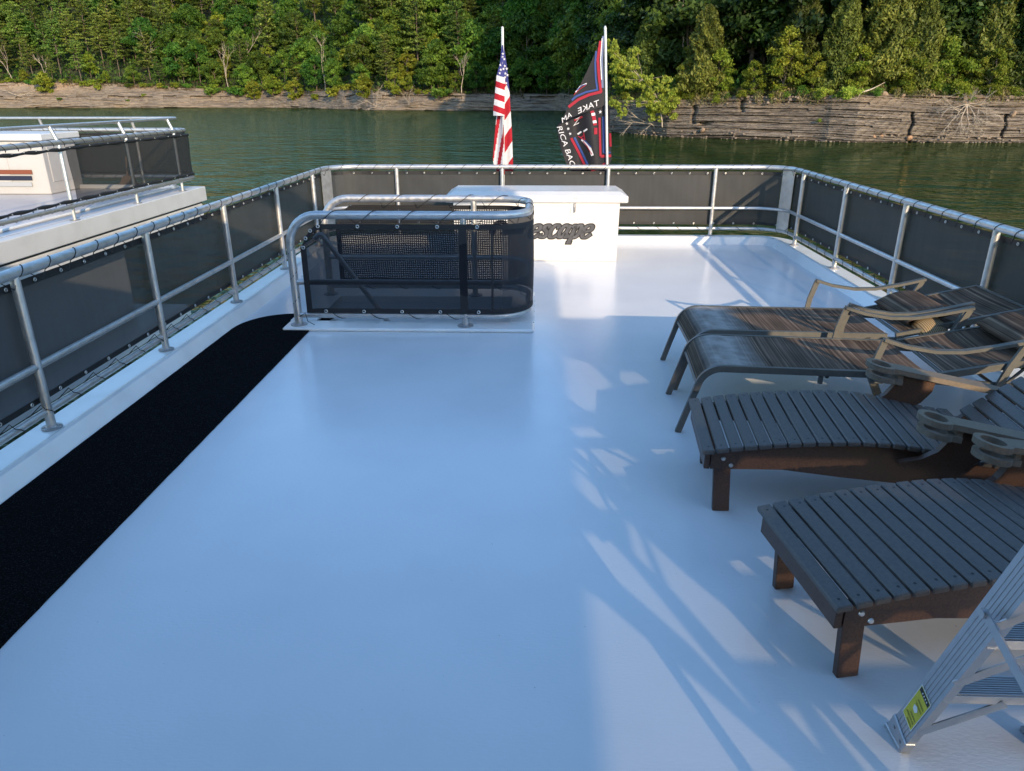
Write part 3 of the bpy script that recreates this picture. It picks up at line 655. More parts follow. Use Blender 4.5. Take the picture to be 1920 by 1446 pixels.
# ------------------------------------------------------------------ sling chaise lounges
def make_chaise(name, loc, rz, w_, label, roll_s, back_deg):
    root = empty(name, loc, rz); tag(root, label, 'chaise lounge', 'sling chaise lounges on the right of the deck')
    prof = fillet([V(0, 0, 0), V(.135, 0, .46), V(1.50, 0, .452)], [0, .15, 0], 9)
    for y in (0.015, w_ - .015):
        MB().tube([V(.0855, y, .291)] + [p + V(0, y, 0) for p in prof if p.z > .29], 1, 4, flat=(.014, .021)).build('side_rail', M_FRAME, root)
        MB().tube([V(-.002, y, 0), V(.045, y, .16), V(.088, y, .30)], 1, 4, flat=(.014, .020)).build('leg', M_FRAME, root)
        MB().tube([V(1.36, y, .445), V(1.42, y, .2), V(1.52, y, .0)], 1, 4, flat=(.014, .020)).build('leg', M_FRAME, root)
        MB().tube([V(1.30, y, .435), V(2.02, y, .40)], 1, 4, flat=(.013, .02)).build('back_rail', M_FRAME, root)
        a = MB(); yy = -.02 if y < .1 else w_ + .02
        a.tube([V(1.145, yy, .44), V(1.155, yy, .54), V(1.195, yy, .69)], 1, 4, flat=(.011, .019)); a.tube([V(2.02, yy, .70), V(1.95, yy, .54), V(1.90, yy, .38)], 1, 4, flat=(.011, .019))
        a.tube([V(1.185, yy, .696), V(1.32, yy, .655), V(1.50, yy, .628), V(1.66, yy, .632), V(1.85, yy, .668), V(2.04, yy, .715)], 1, 4, flat=(.022, .010)); a.build('armrest', M_FRAME, root)
        k = MB(); k.box((1.2, y, .42), (.09, .034, .05), bev=.008); k.disc((.86, y, .43), (0, 0, -1), .016, .05, 8); k.build('bracket', M_FRAME, root)
    for s_, z in ((.10, .34), (.9, .425), (1.38, .40)): MB().tube([V(s_, .02, z), V(s_, w_ - .02, z)], .013, 8).build('cross_bar', M_FRAME, root)
    sp = resample([V(.094, 0, .32)] + [p for p in prof if p.z > .33], .025)
    m = MB()
    def sg(u, v):
        q = sp[min(int(u * (len(sp) - 1) + .5), len(sp) - 1)]; sag = .004 * math.sin(v * math.pi) * min(1, u * 4)
        return V(q.x, .03 + (w_ - .06) * v, q.z + .018 - sag + (.002 * math.sin(u * 60 + v * 3)))
    m.grid(sg, len(sp) - 1, 14, uvfn=lambda u, v: (u * 1.75, v * w_)); m.build('seat_sling', M_SLING, root)
    ca, sa = math.cos(rad(back_deg)), math.sin(rad(back_deg)); b0 = V(1.60, 0, .47); ln = .86
    def bk(s_, y, h): return V(b0.x + s_ * ca - h * sa, y, b0.z + s_ * sa + h * ca)
    m = MB()
    m.grid(lambda u, v: bk(u * ln, .02 + (w_ - .04) * v, .012 - .022 * math.sin(v * math.pi) * math.sin(u * math.pi)), 30, 12, uvfn=lambda u, v: (2.3 + u * ln, v * w_)); m.build('back_sling', M_SLING, root)
    fr = MB(); fr.tube([bk(-.04, .012, -.004), bk(ln, .012, -.004)], 1, 4, flat=(.014, .021)); fr.tube([bk(-.04, w_ - .012, -.004), bk(ln, w_ - .012, -.004)], 1, 4, flat=(.014, .021)); fr.tube([bk(ln - .004, .02, -.004), bk(ln - .004, w_ - .02, -.004)], 1, 4, flat=(.014, .020)); fr.tube([bk(0, .02, -.01), bk(0, w_ - .02, -.01)], .012, 8)
    fr.build('back_frame', M_FRAME, root)
    pr = MB(); pr.tube([bk(.5, .03, -.02), V(1.95, .03, .38)], .011, 6); pr.tube([bk(.5, w_ - .03, -.02), V(1.95, w_ - .03, .38)], .011, 6); pr.tube([V(1.95, .03, .38), V(1.95, w_ - .03, .38)], .012, 6); pr.build('back_prop', M_FRAME, root)
    # padded head roll strapped on the back sling
    hr = MB()
    def hg(u, v):
        y = .05 + (w_ - .10) * v; e = min(1.0, max(.25, (1 - abs(2 * v - 1) ** 6) + .12)); a = 2 * math.pi * u
        return bk(roll_s + .165 * math.cos(a), y, .060 + .078 * e * math.sin(a) * (1 if math.sin(a) > 0 else .55))
    hr.grid(hg, 22, 16, uvfn=lambda u, v: (2.6 + u * .75, v * w_)); o = len(hr.v)
    hr.build('head_roll', M_SLING, root); return root
A_ = make_chaise('chaise_lounge', (1.062, 5.235, 0), rad(-1.5), .70, 'brown striped sling chaise lounge farthest up the deck, its back almost flat', .22, 13)
B_ = make_chaise('chaise_lounge', (.955, 4.47, 0), rad(-4.0), .70, 'worn striped sling chaise lounge touching the slatted lounger beside it', .62, 12)
# small tan cushion
cu1 = MB()
def cush(u, v):
    a = 2 * math.pi * u; t = 2 * v - 1; r_ = max(1e-3, (1 - abs(t) ** 3.0)) ** .5; sq = .16 * (abs(math.cos(a)) ** .7) * (1 if math.cos(a) > 0 else -1)
    return V(t * .17, sq * (.55 + .45 * r_), .075 * r_ * math.sin(a) * (1 - .25 * abs(math.cos(a))))
cu1.grid(cush, 22, 14); co = cu1.build('small_cushion', M_TICK); co.location = at(1743, 614, 5.24); co.scale = (.62, .62, .72); co.rotation_euler = (rad(25), rad(-12), rad(15)); tag(co, 'small tan ticking cushion tucked under the armrest of the striped lounger', 'cushion')

# ------------------------------------------------------------------ slatted poly lumber chaises
SP = [(-.10, .388), (.1, .424), (.25, .446), (.45, .468), (.65, .480), (.80, .479), (.95, .462), (1.1, .430), (1.25, .402), (1.40, .388)]
def sz(s_):
    S = [a for a, _ in SP]; Z = [b_ for _, b_ in SP]; return float(np.interp(s_, S, Z))
def ring_poly(cx, cy, R0, n=20): return [(cx + R0 * math.cos(2 * math.pi * k / n), cy + R0 * math.sin(2 * math.pi * k / n)) for k in range(n)]
def make_slatted(name, loc, rz, w_, label):
    root = empty(name, loc, rz); tag(root, label, 'chaise lounge', 'slatted chaise lounges in the right foreground')
    pitch = .0713; rs = random.Random(int(loc[1] * 100))
    sl_m = None
    def slat_obj(s_, z, ang, L, y0, wd=.061):
        nonlocal sl_m
        m = MB(); R_ = Matrix.Rotation(-ang, 3, 'Y') @ Matrix.Rotation(rs.uniform(-.004, .004), 3, 'Z')
        m.box((s_, y0 + L / 2, z - .014), (wd, L, .028), R_, 0, .0055)
        for yy in (y0 + .045, y0 + L - .045):
            m.disc(V(s_, yy, z) + R_ @ V(rs.uniform(-.006, .006), 0, -.002), R_ @ V(0, 0, 1), .0062, .0024, 8, 1)
        return m.build('slat', [M_SLAT, M_LET1], root)
    k = 0; s_ = -.082
    while s_ < 1.40:
        a = math.atan2(sz(s_ + .03) - sz(s_ - .03), .06); slat_obj(s_, sz(s_), a, w_ + .03, -.015); s_ += pitch * math.cos(a)
    ang = rad(38); b0 = (1.405, .388)
    for k in range(12):
        t = .045 + k * .0735; slat_obj(b0[0] + t * math.cos(ang), b0[1] + .014 + t * math.sin(ang), ang, w_ - .09 + (.02 if k < 9 else -.02 * (k - 8)), .045, .064)
    # side boards follow the slats
    for y in (.012, w_ - .012 - .036):
        top = [(q, sz(q) - .0295) for q in np.linspace(-.062, 1.42, 26)]
        bot = [(1.42, .262), (1.2, .245), (.95, .24), (.6, .262), (.3, .288), (-.062, .272)]
        m = MB(); m.prism(top + bot, (0, y + .036, 0), (1, 0, 0), (0, 0, 1), .036); m.build('side_board', M_BROWN, root)
        ym = y + .018
        MB().prism([(1.2, .36), (1.36, .36), (1.60, 0), (1.50, 0)], (0, ym + .06, 0), (1, 0, 0), (0, 0, 1), .04).build('leg', M_BROWN, root)
        q = MB(); q.box((.012, ym + (.036 if y < .2 else -.036), .175), (.088, .036, .35), Matrix.Rotation(rad(-4), 3, 'Y'), 0, .004); q.build('leg', M_BROWN, root)
        ys = y - .001 if y < .2 else y + .037
        for bx, bz in ((.0, .335), (.042, .298)): MB().disc((bx, ys, bz), (0, -1 if y < .2 else 1, 0), .0125, .006, 12, r2=.009).build('bolt', M_STEEL, root)
        # arm bracket, arm with cup ring and lower ring
        out_ = -1 if y < .2 else 1; yb = y - .040 if y < .2 else y + .076
        br = [(.83, .40), (.93, .425), (1.0, .47), (1.05, .55), (1.10, .60), (1.26, .572), (1.25, .50), (1.2, .43), (1.1, .36), (1.0, .33), (.88, .34)]
        MB().prism(br, (0, yb, 0), (1, 0, 0), (0, 0, 1), .036).build('arm_bracket', M_BROWN, root)
        MB().disc((1.19, yb - .037 if y < .2 else yb + .001, .535), (0, out_, 0), .014, .006, 12, r2=.01).build('bolt', M_STEEL, root)
        yc = yb - .018 + out_ * .012
        def arm(nm, s0, s1, zf, th, ring=True, hw=.056):
            m = MB(); n = 24; cx = s0; Ro, Ri = .082, .054
            outer = [(cx + Ro * math.cos(a), Ro * math.sin(a)) for a in np.linspace(math.asin(hw / Ro) if ring else .75, 2 * math.pi - (math.asin(hw / Ro) if ring else .75), n)]
            inner = [(cx + Ri * math.cos(a), Ri * math.sin(a)) for a in np.linspace(.0, 2 * math.pi, n)]
            tilt = lambda x: zf - (x - s0) * .185
            T = lambda p, dz: V(p[0], yc + p[1], tilt(p[0]) + dz)
            if ring:
                bar = [(cx + Ro * math.cos(math.asin(hw / Ro)), hw), (s1 - .12, hw), (s1, hw * .35), (s1, -hw * .35), (s1 - .12, -hw), (cx + Ro * math.cos(math.asin(hw / Ro)), -hw)]
            else: bar = [outer[0], (cx + .105, outer[0][1]), (cx + .105, outer[-1][1]), outer[-1]]
            # ring wall
            for dz, flip in ((0, 1), (-th, 0)):
                P = [T(p, dz) for p in outer] + [T(p, dz) for p in inner]; F = [(i, i + 1, n + i + 1, n + i) for i in range(n - 1)]; m.add(P, [f if flip else f[::-1] for f in F])
                cc = [T(outer[-1], dz), T(inner[-1], dz), T(outer[0], dz)] + [T(p, dz) for p in bar[1:-1]]
                m.add(cc, [tuple(range(len(cc)))])
            edge = outer + bar[::-1][1:-1]
            en = len(edge); m.add([T(p, 0) for p in edge] + [T(p, -th) for p in edge], [(i, (i + 1) % en, en + (i + 1) % en, en + i) for i in range(en)])
            m.add([T(p, 0) for p in inner] + [T(p, -th) for p in inner], [(i, i + 1, n + i + 1, n + i)[::-1] for i in range(n - 1)], 0, True)
            return m
        ar = arm('armrest', .955, 1.68, .652, .030).build('armrest', M_TAN, root)
        arm('cup_ring', .965, 1.0, .590, .030, False).build('cup_ring', M_TAN, ar)
        k2 = MB(); k2.box((1.06, yc, .596), (.03, .08, .05)); k2.build('cup_spacer', M_TAN, ar)
        # back support board
        MB().prism([(1.38, .30), (1.48, .32), (2.08, .80), (2.03, .86), (1.36, .35)], (0, y + .074 if y < .2 else y - .002, 0), (1, 0, 0), (0, 0, 1), .034).build('back_board', M_BROWN, root)
    e = MB(); e.box((-.080, w_ / 2, .312), (.030, w_ - .028, .088), None, 0, .004)
    e.build('end_board', M_BROWN, root)
    return root
make_slatted('chaise_lounge', (.980, 3.431, 0), rad(-4.9), .68, 'grey slatted brown-sided lounger between the striped sling lounger and the front one')
make_slatted('chaise_lounge', (1.198, 2.212, 0), rad(7.6), .68, 'grey slatted lounger nearest the camera, behind the aluminium stepladder')

# ------------------------------------------------------------------ stepladder
ld_ = empty('stepladder', (1.26, 1.97, 0)); tag(ld_, 'aluminium stepladder with a yellow warning label standing at the deck edge', 'ladder')
lean = rad(18.7); ux = V(0, -math.sin(lean), math.cos(lean)); uy = V(0, math.cos(lean), math.sin(lean)); LW = .50; HL = 1.95
def rail_c(mb, x, s_, x1, p0=V(0, 0, 0), U=ux, W=uy, wd=.098, dep=.030, L=HL):
    """channel rail: web in the plane of U,W and two flanges towards s_"""
    nn = V(s_, 0, 0); t = .0035
    def P(a, b_, c_): return p0 + V(x + (x1 - x) * a / L, 0, 0) + U * a + W * b_ + nn * c_
    for b0, b1, c0, c1 in ((-wd / 2, wd / 2, 0, t), (-wd / 2, -wd / 2 + t, t, dep), (wd / 2 - t, wd / 2, t, dep)):
        Q = [P(a, b_, c_) for a in (.03, L) for b_ in (b0, b1) for c_ in (c0, c1)]
        mb.add(Q, [(0, 1, 3, 2), (4, 6, 7, 5), (0, 4, 5, 1), (2, 3, 7, 6), (0, 2, 6, 4), (1, 5, 7, 3)])
    for k in range(5):      # extrusion ribs on the outer face
        b_ = -.030 + k * .015; Q = [P(a, b_ + db, c_) for a in (.03, L) for db in (-.0022, .0022) for c_ in (-.0016, .0002)]
        mb.add(Q, [(0, 1, 3, 2), (4, 6, 7, 5), (0, 4, 5, 1), (2, 3, 7, 6), (0, 2, 6, 4), (1, 5, 7, 3)])
for x, s_, x1 in ((0, 1, .055), (LW, -1, LW - .055)):
    m = MB(); rail_c(m, x, s_, x1); m.build('side_rail', M_LAD, ld_)
    f = MB(); f.box(V(x + s_ * .013, 0, 0) + ux * .045, (.036, .108, .075), Matrix((V(1, 0, 0), uy, ux)).transposed(), 0, .003); f.box((x + s_ * .014, .004, .011), (.042, .115, .018), None, 0, .004)
    for b_ in (-.028, .022): f.disc(V(x - s_ * .005, 0, 0) + ux * .05 + uy * b_, (-s_, 0, 0), .007, .004, 8)
    f.build('foot', M_LAD, ld_)
    rr = empty('x')
    bpy.data.objects.remove(rr)
    m = MB(); U2 = V(0, -math.sin(rad(32)), -math.cos(rad(32))); top = ux * 1.86
    rail_c(m, x + s_ * .04, s_, x, top + V(0, -.06, 0), U2, V(0, math.cos(rad(32)), -math.sin(rad(32))), .055, .022, 2.13); m.build('rear_leg', M_LAD, ld_)
for k in range(6):
    h = .36 + k * .30; c_ = V(LW / 2, 0, 0) + ux * (h / math.cos(lean)); t = MB(); wl_ = LW - 2 * .055 * h / HL - .012
    t.box(c_ + V(0, .0, 0), (wl_, .088, .004)); t.box(c_ + V(0, -.044, -.013), (wl_, .003, .030)); t.box(c_ + V(0, .044, -.013), (wl_, .003, .030))
    for q in range(9): t.box(c_ + V(0, -.038 + q * .0095, .0034), (wl_, .0035, .003))
    t.build('step', M_LAD, ld_)
    if k < 3:
        b = MB()
        for x, s_ in ((0, 1), (LW, -1)):
            b.tube([V(x + s_ * .012, -.052, 0) + ux * ((h - .22) / math.cos(lean)), c_ + V((-s_) * (LW / 2 - .20), -.05, -.02)], 1, 4, flat=(.003, .012))
        b.build('step_brace', M_LAD, ld_)
sp_ = MB(); z0 = ux * .80; pv = V(-.008, 0, 0) + z0 + uy * -.012
mid = pv + V(-.0, -.33, -.10); end = V(-.0, -.62, .62)
sp_.tube([pv, mid], 1, 4, flat=(.0025, .016)); sp_.tube([mid + V(.006, .05, .014), mid + V(.006, -.34, .12)], 1, 4, flat=(.0025, .016))
for q in (pv, mid + V(0, .03, .009), mid + V(0, -.02, 0)): sp_.disc(q + V(.004, 0, 0), (-1, 0, 0), .014, .016, 10)
sp_.build('spreader', M_LAD, ld_)
lb = MB(); a0, a1, b0, b1 = .135, .315, -.034, .038
def LP(a, b_, d): return V(.0 + .055 * a / HL - .0022 - d, 0, 0) + ux * a + uy * b_
def lrect(a0, a1, b0, b1, d, mi): lb.add([LP(a0, b0, d), LP(a1, b0, d), LP(a1, b1, d), LP(a0, b1, d)], [(0, 1, 2, 3)], mi)
lrect(a0, a1, b0, b1, 0, 0); lrect(a0 + .004, a1 - .004, b0 + .003, b1 - .003, .0006, 1); lrect(a1 - .026, a1 - .006, b0 + .005, b1 - .005, .0012, 2)
rs = random.Random(2)
for k in range(7):
    if k in (3, 4): continue
    lrect(a0 + .012 + k * .018, a0 + .0145 + k * .018, b0 + .008, b1 - .010 - rs.uniform(0, .02), .0012, 2); lrect(a0 + .018 + k * .018, a0 + .0195 + k * .018, b0 + .008, b1 - .012 - rs.uniform(0, .02), .0012, 2)
for k in range(4): lrect(a1 - .020, a1 - .012, b0 + .016 + k * .010, b0 + .020 + k * .010, .0018, 0)
lb.add([LP(a0 + .07, b0 + .03, .0015), LP(a0 + .088, b0 + .022, .0015), LP(a0 + .10, b0 + .034, .0015), LP(a0 + .092, b0 + .05, .0015), LP(a0 + .074, b0 + .046, .0015)], [(0, 1, 2, 3, 4)], 0)
lb.build('warning_label', [M_LABW, M_YEL, M_LET1], ld_)
tpm = MB(); tpm.box(V(LW / 2, -.03, 0) + ux * HL, (LW - .09, .24, .03), None, 0, .01); tpm.build('top_cap', M_LAD, ld_)
# ------------------------------------------------------------------ neighbouring houseboat
NX, NYE = -8.05, 17.72
nb = empty('houseboat', (-11.5, 8, 0)); nb.location = (0, 0, 0); tag(nb, 'white houseboat moored on the left with a flat upper deck', 'houseboat')
m = MB(); m.box((-11.6, 5.0, -.075), (7.3, 25.7, .33), None, 0, .015); m.build('deck_fascia', M_FASC, nb)
m = MB(); m.box((-11.6, 5.0, -.262), (7.12, 25.5, .04)); m.build('rub_strip', M_HEM, nb)
m = MB(); m.box((-11.6, 4.95, -.44), (7.2, 25.45, .31), None, 0, .02); m.build('lower_fascia', M_FASC, nb)
for y in (10.5, 12.9, 15.1): MB().box((-7.985, y, -.40), (.02, .05, .12)).build('bracket', M_GEL, nb)
m = MB(); m.box((-11.7, 3.6, -1.6), (6.4, 22.4, 2.0)); m.build('cabin', M_FASC, nb)
m = MB(); m.box((-11.6, 4.4, -2.75), (6.9, 24.4, .6), None, 0, .1); m.build('hull', M_GEL, nb)
m = MB()
m.box((-11.6, 5.0, .094), (6.9, 25.3, .006)); m.build('upper_deck', pmat('grey_deck', (.50, .49, .50), .3, bump=(30, .2, .004), var=(2, (.44, .43, .45), .4, .7)), nb)
m = MB(); m.box((-8.48, 5.0, .118), (.09, 25.1, .045), None, 0, .015); m.box((-11.6, 17.3, .14), (6.4, .16, .10), None, 0, .02); m.build('deck_edge', M_GEL, nb)
nr = empty('deck_railing', (NX, 12.7, .09)); nr.location = (0, 0, 0); tag(nr, 'double tube deck railing with drooping black screen on the neighbouring houseboat', 'railing')
def npath(z, off=0.0, y0=7.5, xe=-15.0, r_=.42): return fillet([V(NX + off, y0, z), V(NX + off, NYE + off, z), V(xe, NYE + off, z)], [0, r_, 0], 8)
MB().tube(npath(1.635, -.10), .028, 10).build('upper_rail', M_ALU, nr)
MB().tube(npath(1.375), .045, 12).build('top_rail', M_ALU, nr); MB().tube(npath(.33, .03), .040, 12).build('bottom_rail', M_ALU, nr)
for x, y in [(NX, q) for q in (8.45, 10.58, 12.70, 14.86, 16.88)] + [(-9.35, NYE), (-11.5, NYE), (-13.6, NYE)]:
    o = MB().tube([V(x, y, .095), V(x, y, 1.375), V(x + (-.10 if x == NX else 0), y - (.10 if x != NX else 0), 1.635)], .032, 12).build('post', M_ALU, nr)
    q = MB(); q.disc((x, y, .096), (0, 0, 1), .085, .008, 14); q.build('base_flange', M_ALUW, o)
sp_path = resample([p for p in npath(0, .05) if True], .12); keep = [p for p in sp_path if p.y > 12.72]
def nin(p): return V(-1, 0, 0) if p.x > NX - .2 else V(0, -1, 0)
m = MB(); rg = [[V(p.x, p.y, .385 + (1.30 - .385) * j / 8) - nin(p) * .012 * math.sin(k * .4 + j * .7) for j in range(9)] for k, p in enumerate(keep)]
for j in range(8): m.strip([r_[j] for r_ in rg], [r_[j + 1] for r_ in rg], smooth=True)
ns = m.build('screen', M_NSCR, nr)
h = MB(); cdm = MB()
for zc, zt, sg in ((1.375, 1.305, 1), (.33, .40, -1)):
    A = [V(p.x, p.y, zt - .030 * sg - .016 * (abs(math.sin(k * .62)) if p.y < 12.8 or sg < 0 else 0) * sg * (1 if sg > 0 else -1)) for k, p in enumerate(sp_path)]
    h.tube([a - nin(a) * .004 for a in A], [.026 + .008 * math.sin(k * 1.24) for k in range(len(A))], 6)
    P = lace([V(p.x, p.y, 0) + nin(p) * .05 for p in sp_path], zc, zt, .045, .30, lambda p: nin(p), cdm, .0045)
    put_grommets([p - nin(p) * .085 for p in P], zt - .02 * sg, lambda p: nin(p) * 1, ns, lambda p: p.y < 10 or p.x < -12)
h.build('hem', M_HEM, ns); cdm.build('lacing_cord', M_BLACK, ns)
bx = empty('deck_console', (-12.2, 16.7, .1)); bx.location = (0, 0, 0); tag(bx, 'grey white console box with rust navy and silver stripes on the neighbouring deck', 'console')
m = MB(); m.box((-12.05, 16.75, .66), (2.85, 1.25, 1.12), None, 0, .02); m.build('body', M_CONS, bx)
m = MB(); m.box((-12.05, 16.75, 1.29), (3.05, 1.42, .14), None, 0, .02); m.build('lid', M_FASC, bx)
m = MB(); m.box((-12.35, 16.118, .68), (1.85, .012, .74), None, 0, .004); m.build('front_panel', M_CONS, bx)
m = MB(); m.box((-10.62, 16.72, .74), (.014, .85, .78), None, 0, .004); m.build('side_panel', M_CONS, bx)
m = MB(); m.box((-12.45, 16.112, .70), (1.55, .014, .45)); m.build('stripe_panel', M_CONS, bx)
for nm, ya, yb_, mt in (('rust_stripe', 318.7, 326.8, M_RUST), ('navy_stripe', 330, 338.2, M_NAVY), ('silver_stripe', 341.6, 349.8, M_SILV)):
    qa, qb = at(59, ya, 16.1), at(59, yb_, 16.1); m = MB(); m.box((qa.x - .7, 16.098, (qa.z + qb.z) / 2), (1.4, .008, qa.z - qb.z)); m.build(nm, mt, bx)
an = empty('mooring_cleat', (-9.5, 17.3, .19)); tag(an, 'small pale wedge shaped deck fitting behind the neighbouring screen', 'deck fitting')
m = MB(); m.prism([(-.2, 0), (.2, 0), (.09, .20), (-.07, .20)], (0, .06, 0), (1, 0, 0), (0, 0, 1), .12); m.tube([V(.0, 0, .18), V(.05, 0, .62)], .022, 8); m.build('fitting_body', M_WOOD, an)

# finger pier between the boats
pr = MB()
rs = random.Random(4)
for k in range(44):
    y = 3.0 + k * .245; pr.box((-6.1, y, -2.28 + rs.uniform(-.006, .006)), (1.25, .225, .05), Matrix.Rotation(rs.uniform(-.01, .01), 3, 'Z'), 0, .006)
pr.box((-5.5, 8.3, -2.40), (.06, 10.9, .2)); pr.box((-6.7, 8.3, -2.40), (.06, 10.9, .2)); pr.box((-6.1, 13.75, -2.40), (1.25, .06, .2))
for y in (4, 8.2, 12.6): pr.box((-6.1, y, -2.62), (1.1, .9, .3), None, 0, .05)
tag(pr.build('finger_pier', M_WOOD), 'brown plank finger pier on the water between the two houseboats', 'pier')
m = MB(); m.box((0, 0, .28), (.55, 1.1, .56), None, 0, .03); m.box((0, 0, .60), (.62, 1.18, .08), None, 0, .03)
db = m.build('dock_box', M_GEL); db.location = (-5.95, 6.0, -2.25); tag(db, 'white lidded dock box on the finger pier below the left railing', 'dock box')
for y in (9.6, 12.2):
    m = MB(); m.tube([V(0, 0, -1.2), V(0, 0, .55)], .09, 10); m.disc((0, 0, .55), (0, 0, 1), .095, .05, 10, r2=.03)
    o = m.build('mooring_post', M_WOOD); o.location = (-5.42, y, -2.3); tag(o, 'round wooden mooring post ' + ('nearer of the two' if y < 10 else 'at the far end') + ' on the plank pier', 'mooring post', 'mooring posts on the pier')

# ------------------------------------------------------------------ unseen blockers added behind the photographer to shape the deck light
sh = empty('shade_blockers', (5.3, -2.4, -2.5)); sh.location = (0, 0, 0); tag(sh, 'unseen roof, walls and sun filter added to shape the light on the deck', 'shade blocker')
m = MB(); m.box((-4.83, -8.1, 3.56), (18.56, 15.8, .12)); m.build('shade_roof', M_BLOCKER, sh)  # roof guessed from the deck shadows, set low to darken the near deck
m = MB(); m.box((4.18, -4.6, 6.0), (3.3, .75, .10), Matrix.Rotation(rad(17), 3, 'Z')); m.build('shadow_beam', M_BLOCKER, sh)  # added slab, throws a shadow band on the left screens and chest lid
for x, y in ((4.2, -8.8), (-5.0, -3.0), (-5.0, -8.8), (11.0, -1.1), (7.4, -1.1)): MB().tube([V(x, y, -2.4), V(x, y, 3.5 if y < -2 else 2.9)], .07, 8).build('blocker_post', M_BLOCKER, sh)  # supports made up for the blockers
m = MB(); m.box((-4.9, -9.0, .5), (18.2, .08, 6.0)); m.build('sky_blocker', M_BLOCKER, sh)  # added to block low sky and darken the shaded deck
Y0 = -1.0
def sunmap(x, y): # a point of the added sun mask whose shadow falls at x,y on the deck
    t = (y - Y0) / 2.8; return (x + 1.2 * t, t)
HOLES = [[(.20, 5.99), (.44, 5.76), (.57, 5.32), (.50, 5.24), (.47, 4.88), (.20, 4.91)], [(.69, 5.59), (.83, 5.58), (.89, 5.42), (.67, 5.35)],
         [(.20, 4.45), (.40, 4.47), (.56, 4.13), (.63, 4.11), (.54, 4.05), (.54, 3.94), (.33, 3.95), (.22, 4.12)], [(.20, 3.92), (.27, 3.87), (.45, 3.52), (.34, 3.52), (.22, 3.76)],
         [(.44, 3.74), (.52, 3.73), (.56, 3.50)], [(.50, 3.30), (.53, 3.24), (.56, 2.97), (.50, 3.08)],
         [(.57, 3.22), (.72, 2.91), (1.05, 2.33), (.80, 2.34), (.62, 2.8)], [(.18, 3.24), (.36, 3.24), (.49, 2.94), (.86, 1.96), (.64, 2.42), (.30, 2.98)],
         [(.16, 2.84), (.30, 2.72), (.62, 2.25), (.87, 1.86), (1.0, 1.5), (.16, 1.5)], [(.94, 2.77), (1.01, 2.77), (1.03, 2.58)],
         [(1.05, 2.78), (2.3, 2.78), (2.3, 2.33), (1.15, 2.33), (1.09, 2.47)], [(.90, 2.12), (.97, 2.12), (1.0, 1.88)], [(1.03, 2.12), (3.2, 2.12), (3.2, 1.5), (1.2, 1.5)],
         [(.95, 7.05), (1.2, 6.42), (1.62, 5.42), (2.9, 5.42), (2.9, 7.05)], [(2.97, 5.42), (5.2, 5.42), (5.2, 7.05), (2.97, 7.05)],
         [(.66, 4.42), (1.25, 4.42), (1.3, 4.12), (.72, 4.12)], [(1.55, 4.42), (2.1, 4.42), (2.0, 4.2), (1.55, 4.2)], [(.95, 3.18), (1.9, 3.18), (1.9, 2.92), (.95, 2.92)]]
def grow(poly, d):
    cx, cy = sum(a for a, _ in poly) / len(poly), sum(b_ for _, b_ in poly) / len(poly)
    return [(a + d * .45 * (1 if a > cx else -1) * min(1, abs(a - cx) / .12), b_ + d * (1 if b_ > cy else -1) * min(1, abs(b_ - cy) / .15)) for a, b_ in poly]
HOLES = [grow(h_, .075) if k_ in (0, 1, 2, 4, 5, 9) else (grow(h_, .045) if k_ == 3 else h_) for k_, h_ in enumerate(HOLES)]
cu2 = bpy.data.curves.new('sun_mask', 'CURVE'); cu2.dimensions = '2D'; cu2.fill_mode = 'BOTH'; cu2.extrude = .012  # added mask, its openings shaped to throw the light patches
for poly in [[(.14, 1.0), (.14, 7.16), (8.5, 7.16), (8.5, 1.0)]] + HOLES:
    s_ = cu2.splines.new('POLY'); s_.points.add(len(poly) - 1); s_.use_cyclic_u = True
    for q, (a, b_) in zip(s_.points, poly):
        X, Z = sunmap(a, b_); q.co = (X, Z, 0, 1)
tmp = bpy.data.objects.new('sun_mask', cu2); COL.objects.link(tmp); dg = bpy.context.evaluated_depsgraph_get()
me = bpy.data.meshes.new_from_object(tmp.evaluated_get(dg)); bpy.data.objects.remove(tmp); me.materials.clear(); me.materials.append(M_BLOCKER)
fq = [(.13, 1.02), (3.3, 1.02), (3.3, 5.02), (.98, 5.02), (.98, 6.2), (.13, 6.2)]
fm_ = MB(); fm_.add([V(sunmap(*q)[0], Y0 + .03, sunmap(*q)[1]) for q in fq], [(0, 1, 2, 3, 4, 5)]); fm_.build('sun_filter', M_FILT, sh)  # added filter that weakens the sun passing through the mask openings
ew = bpy.data.objects.new('sun_mask', me); COL.objects.link(ew); ew.parent = sh; ew.location = (0, Y0, 0); ew.rotation_euler = (math.pi / 2, 0, 0)

# ------------------------------------------------------------------ water
ZW = -2.7
wm_ = bpy.data.materials.new('lake_water'); wm_.use_nodes = True; n, l = nodes(wm_); b = n['Principled BSDF']
b.inputs['Base Color'].default_value = (.010, .024, .006, 1); b.inputs['Roughness'].default_value = .4; b.inputs['Specular IOR Level'].default_value = .0
gl = n.new('ShaderNodeBsdfGlossy'); gl.inputs['Roughness'].default_value = .03; gl.inputs[0].default_value = (.80, .95, .66, 1); fr = n.new('ShaderNodeFresnel'); fr.inputs[0].default_value = 1.33; mrf = n.new('ShaderNodeMapRange'); mrf.inputs['From Max'].default_value = .6; mrf.inputs['To Max'].default_value = .50
l.new(fr.outputs[0], mrf.inputs[0]); mw = n.new('ShaderNodeMixShader'); l.new(mrf.outputs[0], mw.inputs[0]); l.new(b.outputs[0], mw.inputs[1]); l.new(gl.outputs[0], mw.inputs[2]); l.new(mw.outputs[0], n['Material Output'].inputs[0])
geo = n.new('ShaderNodeNewGeometry'); prev = None
